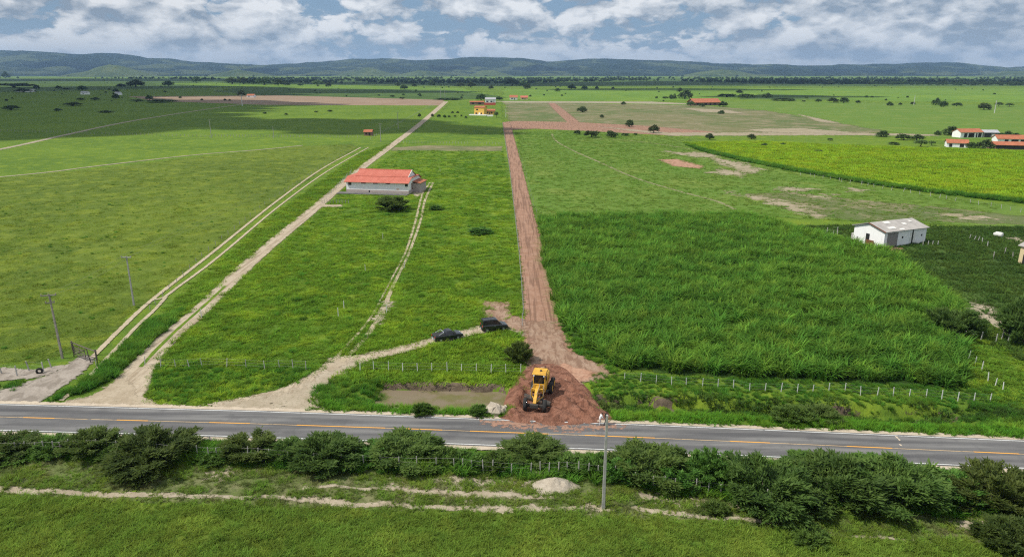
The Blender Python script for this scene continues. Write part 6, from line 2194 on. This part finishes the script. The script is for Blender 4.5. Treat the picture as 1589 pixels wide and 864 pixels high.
def grader():
    fx_, fy_ = GR_F
    rx_, ry_ = GR_R
    rz = math.atan2(fy_ - ry_, fx_ - rx_)
    d = Vector((fx_ - rx_, fy_ - ry_)).normalized()
    c = Vector((fx_, fy_)) - d * 2.65
    o = empty('motor_grader', (c.x, c.y, .15), rz)
    o.scale = (1.18, 1.1, 1.14)
    tag(o, 'yellow motor grader working in the red earth heap', 'grader')
    Y, D = MATS['machine_yellow'], MATS['machine_dark']
    # front axle at +2.65, rear tandem at -1.7 and -3.1
    mb = MB()
    mb.loft([[(x, -w, z - hh), (x, w, z - hh), (x, w, z + hh), (x, -w, z + hh)] for x, w, z, hh in ((-.2, .26, 1.25, .26), (.7, .22, 1.62, .24), (1.5, .18, 1.72, .2), (2.3, .16, 1.35, .18), (2.75, .17, 1.0, .2), (3.0, .17, .85, .2))])
    mb.build('front_frame', Y, o, bevel=.03)
    mb = MB(); mb.hexa([(2.5, -.8, .45), (2.8, -.8, .45), (2.8, .8, .45), (2.5, .8, .45)], [(2.5, -.85, .72), (2.8, -.85, .72), (2.8, .85, .72), (2.5, .85, .72)]); mb.build('front_axle', D, o, bevel=.02)
    mb = MB(); mb.box(2.95, 3.25, -.45, .45, .55, .95); mb.build('push_block', D, o, bevel=.04)
    for s in (-1, 1):
        w = wheel(o, 2.65, s * 1.04, .64, .40, 'machine_dark', .12)
        for x_ in (-1.65, -2.95):
            wheel(o, x_, s * 1.0, .62, .40, 'machine_yellow')
        mb = MB(); mb.box(-3.1, -1.5, s * .72 - .09, s * .72 + .09, .5, .8); mb.build('tandem_case', D, o, bevel=.04)
    # engine and hood behind the cab
    mb = MB()
    mb.loft([[(x, -w, .95), (x, w, .95), (x, w, zt_ - .12), (x, w * .8, zt_), (x, -w * .8, zt_), (x, -w, zt_ - .12)] for x, w, zt_ in ((-1.05, .62, 2.0), (-2.6, .6, 1.95), (-3.55, .56, 1.8))])
    mb.build('engine_hood', Y, o, bevel=.03)
    mb = MB(); mb.tube([(-2.1, .3, 1.9), (-2.1, .3, 2.75), (-2.2, .3, 2.85)], .06, 8); mb.build('exhaust', D, o)
    mb = MB(); mb.tube([(-1.6, -.25, 1.9), (-1.6, -.25, 2.25), (-1.6, -.25, 2.27), (-1.6, -.25, 2.4)], [.07, .07, .13, .13], 10); mb.build('air_intake', D, o)
    mb = MB(); mb.box(-3.7, -3.55, -.5, .5, 1.0, 1.7); mb.build('radiator_grille', D, o)
    # cab
    mb = MB(); mb.box(-1.0, .25, -.68, .68, .95, 1.85); mb.build('cab_base', Y, o, bevel=.04)
    for x_ in (-.95, .2):
        for s in (-1, 1):
            mb = MB(); mb.box(x_ - .05, x_ + .05, s * .63 - .05, s * .63 + .05, 1.84, 2.95); mb.build('cab_pillar', Y, o)
    mb = MB(); mb.box(-.88, .13, -.56, .56, 1.84, 2.94); mb.build('cab_interior', MATS['black_plastic'], o)
    for nm, q in (('windscreen', (.18, .22, -.57, .57, 1.95, 2.86)), ('rear_window', (-.97, -.93, -.57, .57, 1.95, 2.86)), ('side_window', (-.88, .13, -.66, -.62, 1.95, 2.86)), ('side_window', (-.88, .13, .62, .66, 1.95, 2.86))):
        mb = MB(); mb.box(*q); mb.build(nm, MATS['car_glass'], o)
    mb = MB(); mb.hexa([(-1.15, -.8, 2.95), (.45, -.8, 2.95), (.45, .8, 2.95), (-1.15, .8, 2.95)], [(-1.08, -.72, 3.1), (.36, -.72, 3.1), (.36, .72, 3.1), (-1.08, .72, 3.1)]); ro = mb.build('cab_roof', Y, o, bevel=.03)
    mb = MB(); mb.lathe_y([(0, 0), (.14, 0), (.12, .09), (0, .1)]); mb.build('roof_vent', D, ro, loc=(-.3, .1, 3.1), rot=(R(90), 0, 0))
    for s in (-1, 1):
        mb = MB(); mb.box(-.05, .06, -.07, .07, -.07, .07); mb.build('work_light', MATS['lamp_clear'], ro, loc=(.43, s * .55, 2.86))
    # circle, blade and lift arms
    mb = MB(); mb.lathe_y([(.55, -.06), (.72, -.06), (.72, .06), (.55, .06), (.55, -.06)], (0, 0, 0), 22); mb.build('circle', D, o, loc=(1.1, 0, .78), rot=(R(90), 0, 0))
    mb = MB()
    mb.tube([(2.45, 0, .75), (1.1, -.55, .85)], .07, 6); mb.tube([(2.45, 0, .75), (1.1, .55, .85)], .07, 6)
    mb.build('drawbar', Y, o)
    mb = MB()
    prof = [(.0, .05), (.16, .18), (.2, .38), (.12, .58), (.02, .68), (-.04, .66), (.05, .55), (.12, .38), (.09, .2), (-.06, .07)]
    mb.loft([[(a, -1.7, z) for a, z in prof], [(a, 1.7, z) for a, z in prof]])
    mb.build('blade', D, o, loc=(1.0, 0, .02), rz=R(-24))
    for s in (-1, 1):
        mb = MB(); mb.tube([(1.3, s * .55, 1.75), (1.2, s * .62, 1.2), (1.15, s * .66, .85)], [.08, .08, .05], 7); mb.build('lift_cylinder', Y, o)
        mb = MB(); mb.tube([(1.3, s * .16, 1.72), (1.3, s * .6, 1.82)], .08, 6); mb.build('lift_arm', Y, o)
        mb = MB(); mb.tube([(.2, s * .3, 1.7), (.75, s * .55, 2.0), (1.4, s * .75, 1.6), (1.7, s * .6, .9)], .025, 5); mb.build('hose', MATS['hose'], o)
    mb = MB(); mb.tube([(.2, 0, 1.85), (.9, .18, 2.1), (1.6, .2, 1.95), (2.3, .05, 1.5)], .03, 5); mb.build('hose', MATS['hose'], o)
    for s in (-1, 1):
        mb = MB(); mb.box(-.9, -.3, s * .78 - .12, s * .78 + .12, .7, .76); mb.build('step', D, o)


grader()

# ------------------------------------------------------------------ people
paint('skin', (.22, .12, .075), .6, var=.1)
paint('shirt_white', (.75, .74, .74), .9, var=.1)
paint('cloth_pale', (.55, .52, .52), .9, var=.2)
paint('cloth_black', (.018, .017, .017), .9)
paint('trousers_dark', (.05, .05, .06), .9)
paint('hair_black', (.012, .011, .01), .7)


def person(label, px, py, h, rz, top, legs, pose):
    x, y = P(px, py)
    J = {'pelvis': (0, 0, .53), 'waist': (0.02, 0, .61), 'chest': (.02, 0, .74), 'neck': (.03, 0, .835), 'head': (.045, 0, .885), 'crown': (.045, 0, .965)}
    rad = {'pelvis': .092, 'waist': .082, 'chest': .10, 'neck': .036, 'head': .054, 'crown': .044}
    E_ = [('pelvis', 'waist'), ('waist', 'chest'), ('chest', 'neck'), ('neck', 'head'), ('head', 'crown')]
    for s, n_ in ((-1, 'r'), (1, 'l')):
        st = pose['stride'] * s
        J.update({'hip' + n_: (0, s * .055, .50), 'knee' + n_: (.03 + st * .5, s * .062, .275), 'ank' + n_: (st - .01, s * .065, .045), 'toe' + n_: (st + .085, s * .075, .018)})
        rad.update({'hip' + n_: .066, 'knee' + n_: .042, 'ank' + n_: .027, 'toe' + n_: .022})
        E_ += [('pelvis', 'hip' + n_), ('hip' + n_, 'knee' + n_), ('knee' + n_, 'ank' + n_), ('ank' + n_, 'toe' + n_)]
        sh = (.02, s * .115, .80)
        el, wr = pose['arm' + n_]
        J.update({'sh' + n_: sh, 'el' + n_: el, 'wr' + n_: wr})
        rad.update({'sh' + n_: .044, 'el' + n_: .030, 'wr' + n_: .021})
        E_ += [('chest', 'sh' + n_), ('sh' + n_, 'el' + n_), ('el' + n_, 'wr' + n_)]
        dv = (Vector(wr) - Vector(el)).normalized()
        side = dv.cross(Vector((0, 0, 1)))
        side = side.normalized() if side.length > .1 else Vector((1, 0, 0))
        palm = Vector(wr) + dv * .035
        J['pm' + n_] = tuple(palm)
        rad['pm' + n_] = .020
        E_.append(('wr' + n_, 'pm' + n_))
        for k in range(5):
            if k == 4:
                a_, b_ = palm - dv * .01 + side * .026, palm + dv * .02 + side * .038
            else:
                a_ = palm + dv * .028 + side * (.018 - .012 * k)
                b_ = a_ + dv * (.030 - .004 * abs(k - 1.4)) + Vector((.012, 0, 0))
            J['fa%d%s' % (k, n_)], J['fb%d%s' % (k, n_)] = tuple(a_), tuple(b_)
            rad['fa%d%s' % (k, n_)], rad['fb%d%s' % (k, n_)] = .0055, .0045
            E_ += [('pm' + n_, 'fa%d%s' % (k, n_)), ('fa%d%s' % (k, n_), 'fb%d%s' % (k, n_))]
    names = list(J)
    V = []
    bend = pose.get('bend', 0)
    for n_ in names:
        v = Vector(J[n_])
        if v.z > .56 or n_[:2] in ('el', 'wr', 'pm', 'fa', 'fb', 'sh'):
            p = Vector((0, 0, .53))
            v = p + Matrix.Rotation(bend, 3, 'Y') @ (v - p)
        V.append(tuple(v * h))
    me = bpy.data.meshes.new('person')
    me.from_pydata(V, [(names.index(a), names.index(b_)) for a, b_ in E_], [])
    tmp = bpy.data.objects.new('tmp_person', me)
    COL.objects.link(tmp)
    sk = tmp.modifiers.new('skin', 'SKIN')
    for i, n_ in enumerate(names):
        me.skin_vertices[0].data[i].radius = (rad[n_] * h, rad[n_] * h * (1.25 if n_ in ('chest', 'waist', 'pelvis') else 1))
        me.skin_vertices[0].data[i].use_root = n_ == 'pelvis'
    ss = tmp.modifiers.new('sub', 'SUBSURF')
    ss.levels = ss.render_levels = 2
    dg = bpy.context.evaluated_depsgraph_get()
    bm_ = bpy.data.meshes.new_from_object(tmp.evaluated_get(dg))
    bpy.data.objects.remove(tmp)
    for m_ in ('skin', top, legs, 'hair_black', 'black_plastic'):
        bm_.materials.append(MATS[m_])
    root = Matrix.Rotation(-bend, 3, 'Y')
    for p in bm_.polygons:
        c = Vector(p.center) / h
        q = c.copy()
        if c.z > .5:
            q = root @ (c - Vector((0, 0, .53))) + Vector((0, 0, .53))
        arm = abs(q.y) > .15
        if q.z < .035: p.material_index = 4
        elif q.z < .545 and not arm: p.material_index = 2
        elif q.z < .84 and (not arm or q.z > .60): p.material_index = 1
        elif q.z > .915 or (q.z > .86 and q.x < .03): p.material_index = 3
        else: p.material_index = 0
        p.use_smooth = True
    o = link('person', bm_, None, loc=(x, y, .155), rz=rz)
    # face: brow, nose and ears
    tag(o, label, 'person', 'people at the roadside')
    hd = Vector((0, 0, .53)) + Matrix.Rotation(bend, 3, 'Y') @ (Vector((.045, 0, .90)) - Vector((0, 0, .53)))
    mb = MB()
    c = hd * h
    mb.hexa([(c.x + .085, -.014, c.z - .03), (c.x + .115, -.012, c.z - .03), (c.x + .115, .012, c.z - .03), (c.x + .085, .014, c.z - .03)], [(c.x + .08, -.008, c.z + .02), (c.x + .09, -.006, c.z + .02), (c.x + .09, .006, c.z + .02), (c.x + .08, .008, c.z + .02)])
    mb.build('nose', MATS['skin'], o)
    for s in (-1, 1):
        e = MB(); e.lathe_y([(0, 0), (.022, 0), (.03, s * .012), (0, s * .014)], (c.x - .005, s * .088, c.z), 8); e.build('ear', MATS['skin'], o)
        e = MB(); e.lathe_y([(0, -.012), (.012, 0), (0, .012)], (c.x + .085, s * .032, c.z + .012), 6); e.build('eye', MATS['hair_black'], o)
    mb = MB(); mb.box(c.x + .085, c.x + .097, -.022, .022, c.z - .058, c.z - .05); mb.build('mouth', MATS['brown_door'], o)
    return o


person('person in pale shirt and trousers stooping beside the red earth heap', 930.5, 661.5, 1.64, R(10), 'shirt_white', 'cloth_pale', {'stride': .05, 'bend': .28, 'armr': ((.10, -.15, .66), (.22, -.13, .60)), 'arml': ((.10, .15, .66), (.22, .13, .60))})
person('person in black clothes standing at the road edge by the pole', 939.5, 660, 1.72, R(-30), 'cloth_black', 'trousers_dark', {'stride': .035, 'bend': .02, 'armr': ((.0, -.17, .64), (.06, -.17, .50)), 'arml': ((.0, .17, .64), (.07, .16, .51))})

# ------------------------------------------------------------------ clouds overhead (their shadows lie on the plain) and haze
def clouds():
    m, t = new_mat('cloud')
    d = t.n('ShaderNodeBsdfDiffuse')
    d.inputs[0].default_value = (.9, .9, .9, 1)
    tr = t.n('ShaderNodeBsdfTranslucent')
    tr.inputs[0].default_value = (.9, .9, .9, 1)
    mx = t.n('ShaderNodeMixShader')
    mx.inputs[0].default_value = .2
    t.l(d.outputs[0], mx.inputs[1])
    t.l(tr.outputs[0], mx.inputs[2])
    finish(t, mx.outputs[0])
    alt = 1150.0
    sx, sy = -SD.x / SD.z * alt, -SD.y / SD.z * alt        # where a shadow falls relative to its cloud
    bm = bmesh.new()
    r_ = random.Random(4)
    # (shadow centre on the ground, half sizes)
    spots = []
    for (px, py, wx, wy) in ((40, 200, 105, 75), (170, 186, 120, 95), (270, 190, 70, 60), (60, 160, 260, 190), (250, 163, 150, 90), (330, 172, 60, 30), (130, 140, 480, 380), (-120, 150, 300, 200), (300, 146, 220, 130), (60, 174, 150, 60), (200, 168, 150, 70), (330, 162, 130, 60), (-60, 180, 140, 80),
                             (560, 196, 62, 60), (630, 198, 40, 46), (470, 192, 62, 50), (400, 196, 50, 30), (720, 200, 40, 26), (540, 142, 240, 130), (640, 129, 700, 300), (250, 124, 900, 600),
                             (1220, 150, 130, 60), (1300, 128, 900, 420), (900, 131, 500, 240), (1050, 139, 260, 90), (760, 206, 22, 14),
                             ):
        x, y = P(px, py)
        spots.append((x, y, wx, wy))
    for (px, py, wx, wy) in ((130, 92, 650, 500), (400, 103, 330, 420), (700, 97, 260, 380), (860, 97, 420, 420), (1300, 100, 700, 500)):
        x, y, z = at_depth(px, py, 9300)
        spots.append((x, y, wx * .8, wy * .8))
    for (x, y, wx, wy) in spots:
        n = 5
        for k in range(n):
            a = 6.283 * k / n + r_.random()
            q = 0 if k == 0 else .55
            g = bmesh.ops.create_icosphere(bm, subdivisions=3, radius=1.0)['verts']
            s = r_.uniform(.55, .8)
            cx, cy = x - sx + math.cos(a) * q * wx, y - sy + math.sin(a) * q * wy
            for v in g:
                nn = mnoise.fractal(v.co * 2.2 + Vector((x * .01 + k, y * .01, 0)), 1.0, 2.0, 4)
                c = v.co * (1 + .35 * nn)
                hz = min(wx, wy) * .5
                v.co = Vector((cx + c.x * wx * s, cy + c.y * wy * s, alt + max(c.z, -.25) * hz))
    me = bpy.data.meshes.new('clouds')
    bm.to_mesh(me)
    bm.free()
    me.materials.append(m)
    o = link('clouds', me)
    tag(o, 'white cumulus clouds drifting over the plain', 'cloud', None, 'stuff')


clouds()


def haze():
    m, t = new_mat('haze')
    v = t.n('ShaderNodeVolumePrincipled')
    v.inputs['Color'].default_value = (.40, .64, 1.0, 1)
    v.inputs['Density'].default_value = 5.8e-5
    v.inputs['Anisotropy'].default_value = 0.2
    o = t.n('ShaderNodeOutputMaterial')
    t.l(v.outputs[0], o.inputs['Volume'])
    mb = MB()
    mb.box(-16500, 16500, -1200, 16500, -4.0, 460)
    h = mb.build('haze', m)
    tag(h, 'thin blue haze over the plain', 'haze', None, 'stuff')


haze()
scn.cycles.use_denoising = False
scn.cycles.filter_width = 1.2
scn.cycles.max_bounces = 6
scn.cycles.transparent_max_bounces = 24
scn.cycles.volume_bounces = 0
